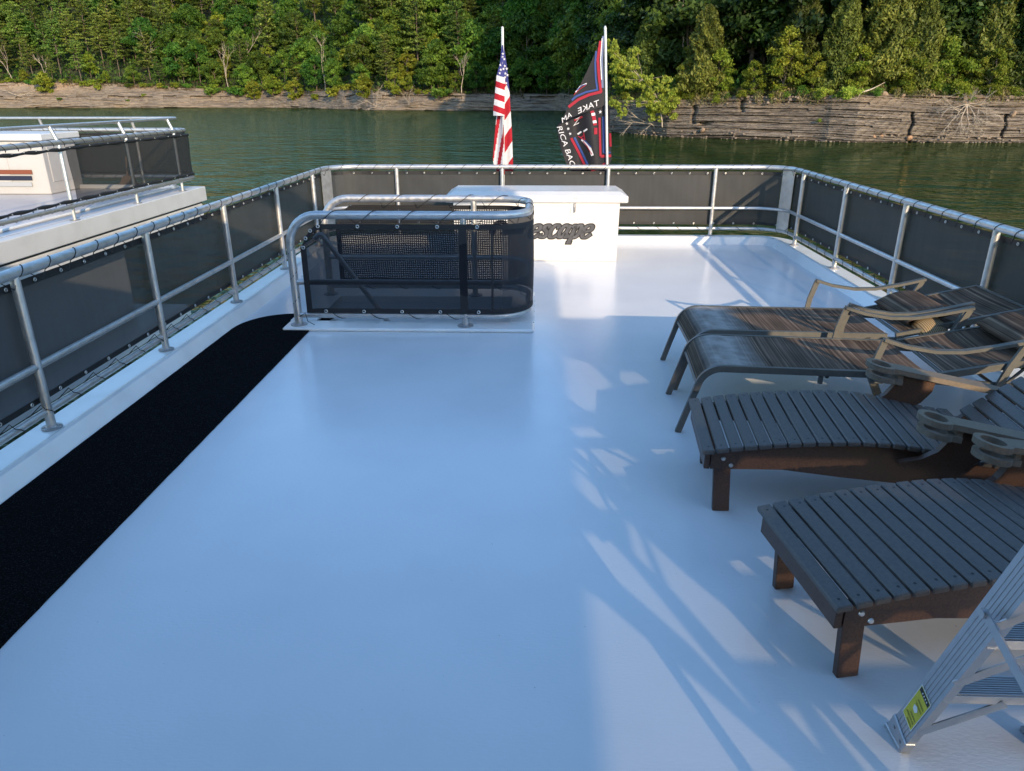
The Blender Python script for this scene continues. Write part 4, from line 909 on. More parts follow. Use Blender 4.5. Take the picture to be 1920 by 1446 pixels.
for sc_, stx, dist, st_ in ((.20, .6, .85, 1), (.58, .6, .55, 1), (1.9, .7, .15, 1)):
    mp = n.new('ShaderNodeMapping'); mp.inputs['Scale'].default_value = (sc_ * stx, sc_, sc_); mp.inputs['Rotation'].default_value = (0, 0, .25); l.new(geo.outputs['Position'], mp.inputs[0])
    t = n.new('ShaderNodeTexNoise'); t.inputs['Scale'].default_value = 1; t.inputs['Detail'].default_value = 3; t.inputs['Distortion'].default_value = .4; l.new(mp.outputs[0], t.inputs['Vector'])
    bp = n.new('ShaderNodeBump'); bp.inputs['Strength'].default_value = st_; bp.inputs['Distance'].default_value = dist; l.new(t.outputs[0], bp.inputs['Height'])
    if prev: l.new(prev.outputs[0], bp.inputs['Normal'])
    prev = bp
l.new(prev.outputs[0], b.inputs['Normal']); l.new(prev.outputs[0], gl.inputs['Normal']); l.new(prev.outputs[0], fr.inputs['Normal'])
m = MB(); m.add([V(-700, -300, ZW), V(700, -300, ZW), V(700, 700, ZW), V(-700, 700, ZW)], [(0, 1, 2, 3)]); tag(m.build('lake_water', wm_), kind='structure')

# ------------------------------------------------------------------ shore and hills (polar about the mooring)
SHORE = [(-420, 240), (-285, 338), (-245, 350), (-172, 351), (-137, 356), (-104, 338), (-78, 308), (-60, 284), (-27.6, 272), (5.6, 270), (14.5, 235), (8.6, 114), (16, 97), (24.3, 91), (34.5, 85.7), (45.5, 84.8), (52.3, 84.8), (62.3, 84.8), (95, 82), (150, 70)]
SP_ = [math.atan2(x, y) for x, y in SHORE]; SR_ = [math.hypot(x, y) for x, y in SHORE]
BK = [(-60, 11.0), (-35, 11.2), (-28, 10.2), (-24, 8.2), (-20, 7.2), (-12, 6.8), (-5, 5.6), (3, 5.0), (4.2, 4.0), (9, 4.2), (15, 4.6), (30, 4.6), (60, 4.5)]
def Rs(p): return np.interp(p, SP_, SR_)
def Hb(p): return np.interp(np.degrees(p), [a for a, _ in BK], [b_ for _, b_ in BK])
def vnoise(x, y, seed=0):
    xi, yi = np.floor(x).astype(int), np.floor(y).astype(int); fx, fy = x - xi, y - yi; fx, fy = fx * fx * (3 - 2 * fx), fy * fy * (3 - 2 * fy)
    def hsh(a, b_): q = np.sin(a * 127.1 + b_ * 311.7 + seed * 74.7) * 43758.5453; return q - np.floor(q)
    return (hsh(xi, yi) * (1 - fx) + hsh(xi + 1, yi) * fx) * (1 - fy) + (hsh(xi, yi + 1) * (1 - fx) + hsh(xi + 1, yi + 1) * fx) * fy
def slope_at(p): return np.interp(np.degrees(p), [-60, -5, 3.6, 4.2, 60], [.50, .55, .55, .20, .20])
def steep_at(p): return np.interp(np.degrees(p), [-60, 3.6, 4.2, 16, 24, 60], [0, 0, .75, .75, .5, .5])
def bw(p): return np.where(np.degrees(p) < 3.8, Hb(p) * 1.15, Hb(p) * .62)
def ground_h(p, d):
    p = np.asarray(p, float); d = np.asarray(d, float); hb, w_ = Hb(p), bw(p)
    up = np.where(d < w_, hb * np.clip(d / w_, 0, 1) ** .85, hb + np.minimum(d - w_, 5) * .14 + np.maximum(d - w_ - 5, 0) * slope_at(p) + np.maximum(d - w_ - 38, 0) * steep_at(p))
    return ZW + up + np.where(d > w_, (vnoise(np.degrees(p) * 1.6, d * .12, 3) - .5) * np.minimum(d - w_, 8) * .25, 0)
def gpos(p, d):
    r_ = float(Rs(p)) + d; return V(r_ * math.sin(p), r_ * math.cos(p), float(ground_h(p, d)))
ph = np.radians(np.arange(-58, 58.01, .4)); dd = np.array([-6, 0, 1.5, 3, 5, 7.5, 10, 12.5, 15, 20, 26, 34, 45, 60, 80, 110, 150, 200, 300])
m = MB(); vs = []
for p in ph:
    for dk in dd:
        q = gpos(p, max(dk, 0)); r_ = float(Rs(p)) + dk + (1.3 if p > rad(3.9) else 3.2)
        vs.append((r_ * math.sin(p), r_ * math.cos(p), (q.z - .3) if dk >= 0 else ZW - 3))
nd = len(dd); m.add(vs, [(i * nd + j, (i + 1) * nd + j, (i + 1) * nd + j + 1, i * nd + j + 1) for i in range(len(ph) - 1) for j in range(nd - 1)], 0, True)
M_HILL = pmat('forest_floor', (.042, .036, .018), .95, var=(.25, (.028, .045, .012), .35, .55), bump=(1.2, .5, .3))
tag(m.build('hills', M_HILL), kind='structure')

def rock_mat(name, cols, upper, zlo, zhi, sc_):
    mt = bpy.data.materials.new(name); mt.use_nodes = True; n, l = nodes(mt); b = n['Principled BSDF']; b.inputs['Roughness'].default_value = .92; b.inputs['Specular IOR Level'].default_value = .2
    g = n.new('ShaderNodeNewGeometry'); mp = n.new('ShaderNodeMapping'); mp.inputs['Scale'].default_value = (.5 * sc_, .5 * sc_, 7.5 * sc_); l.new(g.outputs[0], mp.inputs[0])
    t = n.new('ShaderNodeTexNoise'); t.inputs['Scale'].default_value = 1; t.inputs['Detail'].default_value = 7; t.inputs['Roughness'].default_value = .72; t.inputs['Detail'].default_value = 10; l.new(mp.outputs[0], t.inputs[0])
    rp = n.new('ShaderNodeValToRGB'); e = rp.color_ramp.elements; e[0].position = .33; e[0].color = (*cols[0], 1); e[1].position = .70; e[1].color = (*cols[2], 1); k = e.new(.5); k.color = (*cols[1], 1); l.new(t.outputs[0], rp.inputs[0])
    sx = n.new('ShaderNodeSeparateXYZ'); l.new(g.outputs[0], sx.inputs[0]); t2 = n.new('ShaderNodeTexNoise'); t2.inputs['Scale'].default_value = .22 * sc_; t2.inputs['Detail'].default_value = 5; l.new(g.outputs[0], t2.inputs[0])
    ma = n.new('ShaderNodeMath'); ma.operation = 'MULTIPLY_ADD'; ma.inputs[1].default_value = (zhi - zlo) * 1.5; l.new(t2.outputs[0], ma.inputs[0]); l.new(sx.outputs[2], ma.inputs[2])
    mr = n.new('ShaderNodeMapRange'); mr.inputs['From Min'].default_value = zlo + (zhi - zlo) * .75; mr.inputs['From Max'].default_value = zhi + (zhi - zlo) * .75; l.new(ma.outputs[0], mr.inputs[0])
    mx = n.new('ShaderNodeMix'); mx.data_type = 'RGBA'; mx.inputs[7].default_value = (*upper, 1); l.new(rp.outputs[0], mx.inputs[6]); l.new(mr.outputs[0], mx.inputs[0])
    wet = n.new('ShaderNodeMapRange'); wet.inputs['From Min'].default_value = ZW + .08; wet.inputs['From Max'].default_value = ZW + .22; wet.inputs['To Min'].default_value = .4; l.new(sx.outputs[2], wet.inputs[0])
    m2 = n.new('ShaderNodeMix'); m2.data_type = 'RGBA'; m2.blend_type = 'MULTIPLY'; m2.inputs[0].default_value = 1; l.new(mx.outputs[2], m2.inputs[6]); l.new(wet.outputs[0], m2.inputs[7]); l.new(m2.outputs[2], b.inputs[0])
    t3 = n.new('ShaderNodeTexNoise'); t3.inputs['Scale'].default_value = 2.2 * sc_; t3.inputs['Detail'].default_value = 8; mp3 = n.new('ShaderNodeMapping'); mp3.inputs['Scale'].default_value = (1, 1, 4); l.new(g.outputs[0], mp3.inputs[0]); l.new(mp3.outputs[0], t3.inputs[0])
    bp = n.new('ShaderNodeBump'); bp.inputs['Strength'].default_value = .8; bp.inputs['Distance'].default_value = .25 / sc_; l.new(t3.outputs[0], bp.inputs['Height']); l.new(bp.outputs[0], b.inputs['Normal'])
    return mt
ROCK_R = rock_mat('shale_bank', [(.03, .026, .022), (.155, .126, .098), (.32, .26, .195)], (.22, .165, .11), ZW + 3.2, ZW + 5, 1.0)
ROCK_L = rock_mat('far_bank', [(.065, .055, .045), (.20, .16, .12), (.36, .285, .21)], (.40, .295, .20), ZW + 7, ZW + 12, .4)
CRK = ((1716, .15, -.1, .66), (1392, .22, .62, 1.05), (1303, .22, .35, .85), (1893, .14, .1, .6), (1325, .6, .30, .42))
def px_phi0(px):
    q = at(px, 190, 100); return math.atan2(q.x, q.y)
def bank(name, p0, p1, ncol, nrow, thick, amp, mat, sharp):
    p = np.linspace(p0, p1, ncol); r_ = Rs(p); arc = np.concatenate([[0], np.cumsum(np.hypot(np.diff(r_ * np.sin(p)), np.diff(r_ * np.cos(p))))])
    m = MB(); vs = []
    u = np.linspace(-.10, 1.25, nrow)
    for j in range(nrow):
        hz = u[j] * Hb(p); wv = (vnoise(arc * .05, arc * 0 + 5, 2) - .5) * 1.2
        li = np.floor((hz + wv) / thick); fr = (hz + wv) / thick - li
        big = np.floor((hz + wv * .6) / (thick * 7)); bfr = (hz + wv * .6) / (thick * 7) - big
        off = (vnoise(arc * .10, li * 7.3, 1) - .5) * amp * .55 + (vnoise(arc * .28, li * 3.1, 4) - .5) * amp * .30 + (vnoise(arc * .16, hz * .40, 21) - .5) * amp * 2.2 + (vnoise(arc * .8, hz * 1.4, 23) - .5) * amp * .35
        off = off + (vnoise(arc * .20, big * 5.1, 31) > .45) * (bfr ** 4) * amp * 1.1 + (fr ** sharp) * amp * .22
        for pxc, wc, h0, h1 in CRK:
            if h0 <= u[j] <= h1: off = off + np.exp(-((p - px_phi0(pxc) - .0011 * math.sin(u[j] * 17 + pxc)) * r_ / wc) ** 2) * .9
        crack = np.clip((vnoise(arc * (.13 if thick < .5 else .04), arc * 0 + 9, 8) - .86) * 9, 0, 1) * amp * (1.5 if thick < .5 else .5)
        d = bw(p) * np.sign(u[j]) * abs(u[j]) ** 1.15 + off + crack + (max(u[j] - 1, 0) * bw(p) * 1.5)
        z = ZW + np.where(u[j] < 1, hz, Hb(p) * (1 + (u[j] - 1) * .25)) + (vnoise(arc * .12, hz * .3, 6) - .5) * .5 * amp
        for k in range(ncol): vs.append(((r_[k] + d[k]) * math.sin(p[k]), (r_[k] + d[k]) * math.cos(p[k]), z[k]))
    m.add(vs, [(j * ncol + k, j * ncol + k + 1, (j + 1) * ncol + k + 1, (j + 1) * ncol + k) for j in range(nrow - 1) for k in range(ncol - 1)])
    return tag(m.build(name, mat), kind='structure')
bank('rock_bank', rad(3.9), rad(46), 820, 120, .11, .50, ROCK_R, 3)
bank('far_shore', rad(-42), rad(3.9), 700, 46, .7, 1.4, ROCK_L, 2)
# ------------------------------------------------------------------ foliage
def leaf_mat(name, c1, c2, transl=.30, hue=.03, val=.35):
    m = bpy.data.materials.new(name); m.use_nodes = True; n, l = nodes(m); b = n['Principled BSDF']; b.inputs['Roughness'].default_value = .55; b.inputs['Specular IOR Level'].default_value = .25
    at_ = n.new('ShaderNodeAttribute'); at_.attribute_name = 'tint'; mx = n.new('ShaderNodeMix'); mx.data_type = 'RGBA'; mx.inputs[6].default_value = (*c1, 1); mx.inputs[7].default_value = (*c2, 1); l.new(at_.outputs['Fac'], mx.inputs[0])
    oi = n.new('ShaderNodeObjectInfo'); hs = n.new('ShaderNodeHueSaturation'); l.new(mx.outputs[2], hs.inputs['Color'])
    a = n.new('ShaderNodeMapRange'); a.inputs['To Min'].default_value = .5 - hue; a.inputs['To Max'].default_value = .5 + hue; l.new(oi.outputs['Random'], a.inputs[0]); l.new(a.outputs[0], hs.inputs['Hue'])
    f = n.new('ShaderNodeMath'); f.operation = 'MULTIPLY'; f.inputs[1].default_value = 7.31; l.new(oi.outputs['Random'], f.inputs[0]); f2 = n.new('ShaderNodeMath'); f2.operation = 'FRACT'; l.new(f.outputs[0], f2.inputs[0])
    v = n.new('ShaderNodeMapRange'); v.inputs['To Min'].default_value = 1 - val; v.inputs['To Max'].default_value = 1 + val; l.new(f2.outputs[0], v.inputs[0]); l.new(v.outputs[0], hs.inputs['Value'])
    t = n.new('ShaderNodeBsdfTranslucent'); l.new(hs.outputs[0], t.inputs[0]); l.new(hs.outputs[0], b.inputs['Base Color']); ms = n.new('ShaderNodeMixShader'); ms.inputs[0].default_value = transl
    l.new(b.outputs[0], ms.inputs[1]); l.new(t.outputs[0], ms.inputs[2]); l.new(ms.outputs[0], n['Material Output'].inputs[0]); return m
L_PINE = leaf_mat('pine_needles', (.060, .105, .020), (.17, .235, .042), .25)
L_BROAD = leaf_mat('broad_leaves', (.036, .095, .013), (.15, .245, .030), .32, .03)
L_BRIGHT = leaf_mat('bright_leaves', (.11, .17, .016), (.25, .28, .03), .35, .02, .25)
L_CEDAR = leaf_mat('cedar_sprays', (.028, .050, .010), (.17, .20, .034), .25, .025)
L_WILLOW = leaf_mat('willow_leaves', (.22, .32, .03), (.46, .53, .09), .4, .012, .15)
L_GRASS = leaf_mat('dry_grass', (.085, .095, .030), (.24, .19, .09), .3)
M_BARK = pmat('grey_bark', (.13, .10, .075), .9, var=(3, (.07, .055, .04), .4, .65), bump=(9, .5, .03))
M_PALE = pmat('bleached_wood', (.42, .36, .29), .8, var=(2, (.27, .22, .17), .4, .7))
def unit(a): return a / np.maximum(np.linalg.norm(a, axis=1, keepdims=True), 1e-6)
def leaf_mesh(name, C, outv, size, tint, mat, bias=.7, upb=.25, aspect=.55, axis=None):
    N = len(C); nrm = unit(RNG.normal(size=(N, 3)) + outv * bias + np.array([0, 0, upb])); a = RNG.normal(size=(N, 3)) if axis is None else axis + RNG.normal(size=(N, 3)) * .45
    t = unit(a - nrm * np.sum(a * nrm, 1, keepdims=True)); b_ = np.cross(nrm, t); s_ = size[:, None]
    P = np.stack([C + t * s_, C + b_ * s_ * aspect - nrm * s_ * .15, C - t * s_, C - b_ * s_ * aspect - nrm * s_ * .15], 1).reshape(-1, 3).astype(np.float32)
    me = bpy.data.meshes.new(name); me.vertices.add(4 * N); me.vertices.foreach_set('co', P.ravel()); me.loops.add(4 * N); me.loops.foreach_set('vertex_index', np.arange(4 * N, dtype=np.int32))
    me.polygons.add(N); me.polygons.foreach_set('loop_start', np.arange(0, 4 * N, 4, dtype=np.int32)); me.polygons.foreach_set('loop_total', np.full(N, 4, dtype=np.int32))
    at_ = me.attributes.new('tint', 'FLOAT', 'FACE'); at_.data.foreach_set('value', np.clip(tint, 0, 1).astype(np.float32)); me.materials.append(mat); me.update(calc_edges=True); return me
def clumps(centers, radii, per, size, tints, squash=.62):
    Cs, O, S, T = [], [], [], []
    for c, r_, tn in zip(centers, radii, tints):
        k = max(6, int(per * r_ * r_)); v = unit(RNG.normal(size=(k, 3))); rr = r_ * np.clip(np.abs(RNG.normal(.62, .34, (k, 1))), .05, 1.5); p = v * rr * np.array([1, 1, squash])
        Cs.append(p + c); O.append(v); S.append(size * RNG.uniform(.6, 1.3, k)); T.append(np.clip(tn + RNG.normal(0, .16, k), 0, 1))
    return np.concatenate(Cs), np.concatenate(O), np.concatenate(S), np.concatenate(T)
def trunk_tube(mb, p0, p1, r0, r1, n=6, wob=.15, seg=5, rs=random):
    P = [Vector(p0).lerp(Vector(p1), k / seg) + (V(rs.uniform(-wob, wob), rs.uniform(-wob, wob), 0) if 0 < k < seg else V(0, 0, 0)) for k in range(seg + 1)]
    mb.tube(P, [r0 + (r1 - r0) * k / seg for k in range(seg + 1)], n, caps=False)
def tree_root(name, trunk, crown, tm, loc=(0, 0, -500)):
    r_ = empty(name, loc)
    if trunk: trunk.build('trunk', tm, r_)
    if crown:
        o = bpy.data.objects.new('crown', crown); COL.objects.link(o); o.parent = r_
    return r_
def broadleaf(seed, H, R_, mat, name='broadleaf_tree', per=95, size=.34, base=.22, tm=None):
    rs = random.Random(seed); tb = MB(); trunk_tube(tb, (0, 0, -.6), (rs.uniform(-.6, .6), 0, H * .75), H * .017, H * .006, rs=rs, wob=.25)
    cs, rr, tt = [], [], []
    for k in range(int(30 + H)):
        a = rs.uniform(0, 6.283); z = rs.uniform(base, 1.0); prof = math.sin(min(1, (z - base) / (1 - base) * .92 + .12) * math.pi) ** .65; q = R_ * prof * rs.uniform(.45, 1.0)
        c = (q * math.cos(a), q * math.sin(a), H * z * .94); cs.append(c); rr.append(R_ * rs.uniform(.20, .36)); tt.append(rs.uniform(.05, .85) ** 1.3)
        if k % 4 == 0: trunk_tube(tb, (0, 0, max(.15, z - .25) * H), (c[0] * .9, c[1] * .9, c[2]), H * .006, .02, 4, .1, 3, rs)
    return tree_root(name, tb, leaf_mesh('crown', *clumps(np.array(cs), rr, per, size, tt), mat), tm or M_BARK)
def pine(seed, H, R_, bare=.30, name='pine_tree', per=15, size=.42):
    rs = random.Random(seed); tb = MB(); lean_ = rs.uniform(-.4, .4); trunk_tube(tb, (0, 0, -.6), (lean_, 0, H), H * .014, .04, rs=rs, wob=.12, seg=7)
    C, O, S, T = [], [], [], []; z = bare * H
    while z < H * .985:
        f = (z / H - bare) / (1 - bare); nb_ = rs.randint(4, 6); L0 = R_ * (min(1, f * 3 + .55)) * (1 - f) ** .55 + .35; a0 = rs.uniform(0, 6.28)
        for k in range(nb_):
            if rs.random() < .14: continue
            a = a0 + k * 6.283 / nb_ + rs.uniform(-.35, .35); L = L0 * rs.uniform(.55, 1.15); dz = L * rs.uniform(-.18, .22) + f * L * .4; tn = rs.uniform(.1, .85)
            d_ = np.array([math.cos(a), math.sin(a), 0]); sd = np.array([-math.sin(a), math.cos(a), 0]); b0 = np.array([lean_ * z / H, 0, z])
            tb.tube([b0, b0 + d_ * L * .55 + [0, 0, dz * .45], b0 + d_ * L + [0, 0, dz]], [.035 + .01 * L, .03, .012], 3, caps=False)
            q = int(per * L); u = RNG.uniform(.28, 1.05, q) ** .8; lat = RNG.normal(0, .17, q) * L * (1.1 - u * .5)
            p = b0 + d_ * (L * u)[:, None] + sd * lat[:, None] + np.stack([0 * u, 0 * u, dz * u + RNG.normal(0, .10, q)], 1)
            C.append(p); O.append(np.tile([0, 0, .9], (q, 1))); S.append(size * RNG.uniform(.55, 1.2, q)); T.append(np.clip(tn + RNG.normal(0, .15, q), 0, 1))
        z += H * rs.uniform(.036, .058)
    C = np.concatenate(C); O = np.concatenate(O)
    return tree_root(name, tb, leaf_mesh('crown', C, O, np.concatenate(S), np.concatenate(T), L_PINE, 1.0, .2, .42), M_BARK)
def cedar(seed, H, R_, name='cedar_tree', N=7000, size=.20, pw=.75):
    rs = np.random.default_rng(seed); z = rs.uniform(.03, 1, N) ** 1.15; a = rs.uniform(0, 6.283, N)
    ca_, sa_ = np.cos(a), np.sin(a); lump = vnoise(ca_ * 1.6 + seed + sa_ * .7, z * 7 + sa_ * 1.6, seed) * .6 + vnoise(ca_ * 3.4 + seed, z * 17 + sa_ * 3.4, seed + 3) * .4
    prof = np.minimum(1, z * 7 + .35) * (1 - z) ** pw; r_ = R_ * prof * (.30 + .95 * lump) * rs.uniform(.55, 1.05, N) + .04
    d_ = np.stack([np.cos(a), np.sin(a), 0 * a], 1); C = d_ * r_[:, None] + np.stack([0 * z, 0 * z, z * H], 1) + np.stack([0.06 * H * np.sin(z * 3 + seed) * z, 0 * z, 0 * z], 1)
    tb = MB(); trunk_tube(tb, (0, 0, -.4), (0, 0, H * .9), H * .016, .02, wob=.04)
    ax = d_ * .8 + np.array([0, 0, .9])
    return tree_root(name, tb, leaf_mesh('crown', C, d_, size * rs.uniform(.6, 1.3, N), np.clip(lump * 1.25 - .2 + rs.normal(0, .14, N), 0, 1), L_CEDAR, .9, .3, .42, ax), M_BARK)  # tint darkens the crown hollows: shade put into the leaf colour
def bush(seed, H, R_, mat, name='bush', per=150, size=.16, n=15):
    rs = random.Random(seed); cs, rr, tt = [], [], []; tb = MB()
    for k in range(n):
        a = rs.uniform(0, 6.283); q = R_ * rs.uniform(0, .75); z = H * rs.uniform(.22, .85) * (1 - .45 * q / R_); c = (q * math.cos(a), q * math.sin(a), z); cs.append(c); rr.append(R_ * rs.uniform(.24, .42)); tt.append(rs.uniform(.1, .95))
        trunk_tube(tb, (rs.uniform(-.1, .1), rs.uniform(-.1, .1), -.3), c, .035, .01, 4, .06, 3, rs)
    return tree_root(name, tb, leaf_mesh('crown', *clumps(np.array(cs), rr, per, size, tt), mat), M_BARK)
def branchy(mb, p, d, L, r_, depth, rs, spread=.6, grav=0.0, kids=3):
    p = Vector(p); d = Vector(d).normalized(); P = [p]; q = p.copy(); dd_ = d.copy()
    for k in range(4): dd_ = (dd_ + V(rs.gauss(0, .13), rs.gauss(0, .13), rs.gauss(0, .13) + grav)).normalized(); q = q + dd_ * L / 4; P.append(q.copy())
    mb.tube(P, [r_ * (1 - .17 * k) for k in range(5)], 4 if r_ > .02 else 3, caps=False)
    if depth <= 0: return
    for k in range(kids):
        t = rs.uniform(.35, 1.0); i = min(3, int(t * 4)); o = P[i].lerp(P[i + 1], t * 4 - i if t < 1 else 1)
        nd_ = (d + V(rs.gauss(0, spread), rs.gauss(0, spread), rs.gauss(0, spread))).normalized(); branchy(mb, o, nd_, L * rs.uniform(.5, .75), r_ * .55, depth - 1, rs, spread, grav, kids)

def px_phi(px): q = at(px, 190, 100); return math.atan2(q.x, q.y)
used = set()
def place(proto, px, d, s_, label, group=None, cat='tree', rot=None, sink=0.0):
    o = proto if proto.name not in used else copy_tree(proto)
    if o is proto: used.add(proto.name)
    q = gpos(px_phi(px), d); o.location = (q.x, q.y, q.z - .1 - sink); o.scale = (s_ * random.uniform(.92, 1.08), s_ * random.uniform(.92, 1.08), s_); o.rotation_euler = (random.uniform(-.03, .03), random.uniform(-.03, .03), random.uniform(0, 6.28) if rot is None else rot)
    tag(o, label, cat, group); return o
rs = random.Random(21)
PINES = [pine(k, 25 + k, 7.2 - .4 * k, .24 + .06 * k, per=11, size=.66) for k in range(3)]
BROADS = [broadleaf(10 + k, 20 + k, 7.6 + .3 * k, L_BROAD, per=38, size=.60) for k in range(3)]
BRIGHTF = [broadleaf(30 + k, 11 + k, 4.3, L_BRIGHT, per=60, size=.46, base=.12) for k in range(2)]
FBUSH = [bush(40 + k, 3.4, 2.6, (L_BRIGHT, L_BROAD)[k], per=60, size=.36) for k in range(2)]
# left hillside
def pick_left(px):
    u = rs.random()
    if px < 330: return ('p', 'b', 'y')[0 if u < .74 else (1 if u < .92 else 2)]
    if px < 560: return 'p' if u < .22 else ('b' if u < .80 else 'y')
    return 'p' if u < .42 else ('b' if u < .82 else 'y')
G1, G2, G3, G4 = 'pines on the far left hillside', 'broadleaf trees on the far left hillside', 'bright young trees on the far left hillside', 'low bushes at the edge of the far left wood'
row = 0; d0 = 2.5
while row < 8:
    px = -60 + rs.uniform(0, 25)
    while px < 880:
        phi = px_phi(px); d = float(bw(phi)) + d0 + rs.uniform(-2, 2); k = pick_left(px); s_ = rs.uniform(.72, 1.12) * (.62 if row == 0 else (.85 if row == 1 else 1))
        if k == 'p': place(rs.choice(PINES), px, d, s_, 'tall layered olive green pine in the wood on the far left hillside', G1)
        elif k == 'b': place(rs.choice(BROADS), px, d, s_ * .95, 'dark green broadleaf tree in the wood on the far left hillside', G2)
        else: place(rs.choice(BRIGHTF), px, d, s_, 'bright yellow green young tree in the wood on the far left hillside', G3)
        px += rs.uniform(34, 58)
    row += 1; d0 += 6.5 + row * 1.1
px = -30
while px < 890:
    if rs.random() < .8:
        phi = px_phi(px); place(rs.choice(FBUSH), px, float(bw(phi)) * rs.uniform(.82, 1.12), rs.uniform(.45, 1.0), 'low green bush along the foot of the far left wood above the bare bank', G4, 'bush')
    px += rs.uniform(9, 26)
for px, dk, s_, pr_, lb in ((88, .45, .95, BRIGHTF[0], 'bright green tree growing out of the bare far bank at the left edge'), (190, .72, .95, FBUSH[0], 'round bright yellow green bush alone on the sandy far bank'), (112, .25, .55, FBUSH[1], 'small pale green bush low on the rocks beside the bright tree'),
                             (555, .30, .85, BRIGHTF[1], 'slender pale yellow tree leaning at the waterline of the far bank'), (592, .45, .9, FBUSH[0], 'yellow green bush beside the slender pale tree on the far bank'), (683, .4, .9, BRIGHTF[0], 'pale green sapling standing on the bank left of the striped flag'), (240, .2, .5, FBUSH[1], 'tiny bush near the water on the far left rocks'), (272, .45, .5, FBUSH[0], 'small sapling bush on the rocks under the broadleaf wood'), (445, .55, 1.9, FBUSH[1], 'dark rounded bush hanging over the far bank'), (400, .6, 1.7, FBUSH[1], 'large dark bush left of the dark rounded bush on the far bank'), (478, .35, .8, BRIGHTF[1], 'leafy young tree low on the far bank under the bare white tree'), (516, .55, .9, BRIGHTF[0], 'green young tree on the far bank left of the slender pale tree'), (630, .6, 1.5, FBUSH[0], 'bright bush on the middle of the far bank'), (742, .7, .8, BRIGHTF[1], 'young tree on the far bank near the spiky dead bush'), (828, .6, 1.6, FBUSH[1], 'dark bush on the far bank next to the striped flag')):
    place(pr_, px, float(bw(px_phi(px))) * dk, s_, lb, None, 'bush' if 'bush' in lb else 'tree')
# shaded cove behind the flags
row = 0; d0 = 3
while row < 7:
    px = 872 + rs.uniform(0, 25)
    while px < 1128:
        phi = px_phi(px); d = float(bw(phi)) + d0 + rs.uniform(-2, 2)
        if rs.random() < .72: place(rs.choice(BROADS), px, d, rs.uniform(.75, 1.1) * (.6 if row == 0 else 1), 'shaded dark broadleaf tree in the cove behind the flags', 'trees in the shaded cove')
        else: place(rs.choice(PINES), px, d, rs.uniform(.7, 1.0), 'shaded pine in the cove behind the flags', 'pines in the shaded cove')
        px += rs.uniform(34, 56)
    row += 1; d0 += 8
# right bank, much nearer
CEDARS = [cedar(50 + k, 11.0 + k, 4.3 + .3 * k, N=19000, size=.25, pw=(.52, .62, .42)[k]) for k in range(3)]
L_SHADED = leaf_mat('shaded_leaves', (.014, .034, .008), (.055, .095, .015), .25, .02)  # leaf colour darkened to stand for shade behind the front trees
BR_R = [broadleaf(60 + k, 14 + k, 4.8, L_SHADED, per=120, size=.32) for k in range(3)]
BY_R = [broadleaf(70 + k, 8 + k, 3.1, L_BRIGHT, per=230, size=.21, base=.08) for k in range(3)]
BU_R = [bush(80 + k, 2.6, 1.9, (L_BRIGHT, L_BROAD, L_WILLOW)[k], per=240, size=.13) for k in range(3)]
PI_R = [pine(91, 15, 3.6, .3, per=34, size=.30)]
for px, d, s_, pr_, lb in ((1316, 6.5, 1.12, CEDARS[0], 'tall conical cedar standing right of the black banner on the shale bank'), (1210, 9.5, 1.05, CEDARS[1], 'shadowy cedar between the black banner and the tall conical cedar'), (1480, 8.5, .95, CEDARS[2], 'broad cedar with a bright young tree at its left foot'),
                           (1566, 8.0, 1.05, CEDARS[1], 'dense olive cedar above the bleached log on the right bank'), (1655, 9.0, 1.15, CEDARS[2], 'rounded tall cedar left of the dead root fan'), (1715, 7.6, 1.05, CEDARS[0], 'olive cedar directly behind the dead root fan'), (1830, 9.5, 1.2, CEDARS[1], 'leaning cedar right of the dead root fan'), (1905, 8.0, 1.1, CEDARS[2], 'cedar cut by the right edge of the photo')):
    place(pr_, px, d * .85, s_ * .84, lb, 'cedars on the right bank')
for px, d, s_, k, lb in ((1345, 5.2, .95, 0, 'bright green young tree at the right foot of the tall conical cedar'), (1290, 5.0, .75, 1, 'yellow green young tree at the left foot of the tall conical cedar'), (1465, 5.4, 1.0, 2, 'bright young tree with loose crown left of the broad cedar'), (1410, 5.0, .62, 1, 'grey green sapling over the rocks left of the broad cedar'), (1765, 6.0, 1.05, 0, 'bright young tree behind the right side of the dead root fan'), (1850, 5.2, .75, 1, 'yellow green young tree right of the dead root fan'), (1520, 5.0, .62, 2, 'small bright tree between the two olive cedars'), (1600, 6.5, .85, 0, 'bright young tree above the yellow sapling'), (1170, 7.5, .9, 2, 'bright tree partly hidden behind the leaning willow'), (1690, 6.0, .8, 2, 'bright young tree left of the dead root fan')):
    place(BY_R[k], px, d * .85, s_ * .74, lb, 'bright young trees on the right bank')
row = 0
for d0, sp, n_ in ((12, 62, 0), (17, 70, 1), (24, 76, 2), (33, 84, 3), (44, 100, 4), (58, 110, 5)):
    px = 1135 + rs.uniform(0, 40)
    while px < 1985:
        u = rs.random()
        if u < .86: place(rs.choice(BR_R), px, d0 + rs.uniform(-2, 2), rs.uniform(.8, 1.25), 'dark broadleaf tree in the wood behind the cedars of the right bank', 'broadleaf trees behind the right bank')
        elif u < .95: place(PI_R[0], px, d0 + rs.uniform(-2, 2), rs.uniform(.8, 1.1), 'pine standing in the wood behind the cedars of the right bank', 'pines behind the right bank')
        else: place(rs.choice(BY_R), px, d0 + rs.uniform(-2, 2), rs.uniform(1.1, 1.5), 'lighter green tree in the wood behind the cedars of the right bank', 'lighter trees behind the right bank')
        px += rs.uniform(.75, 1.25) * sp
px = 1150
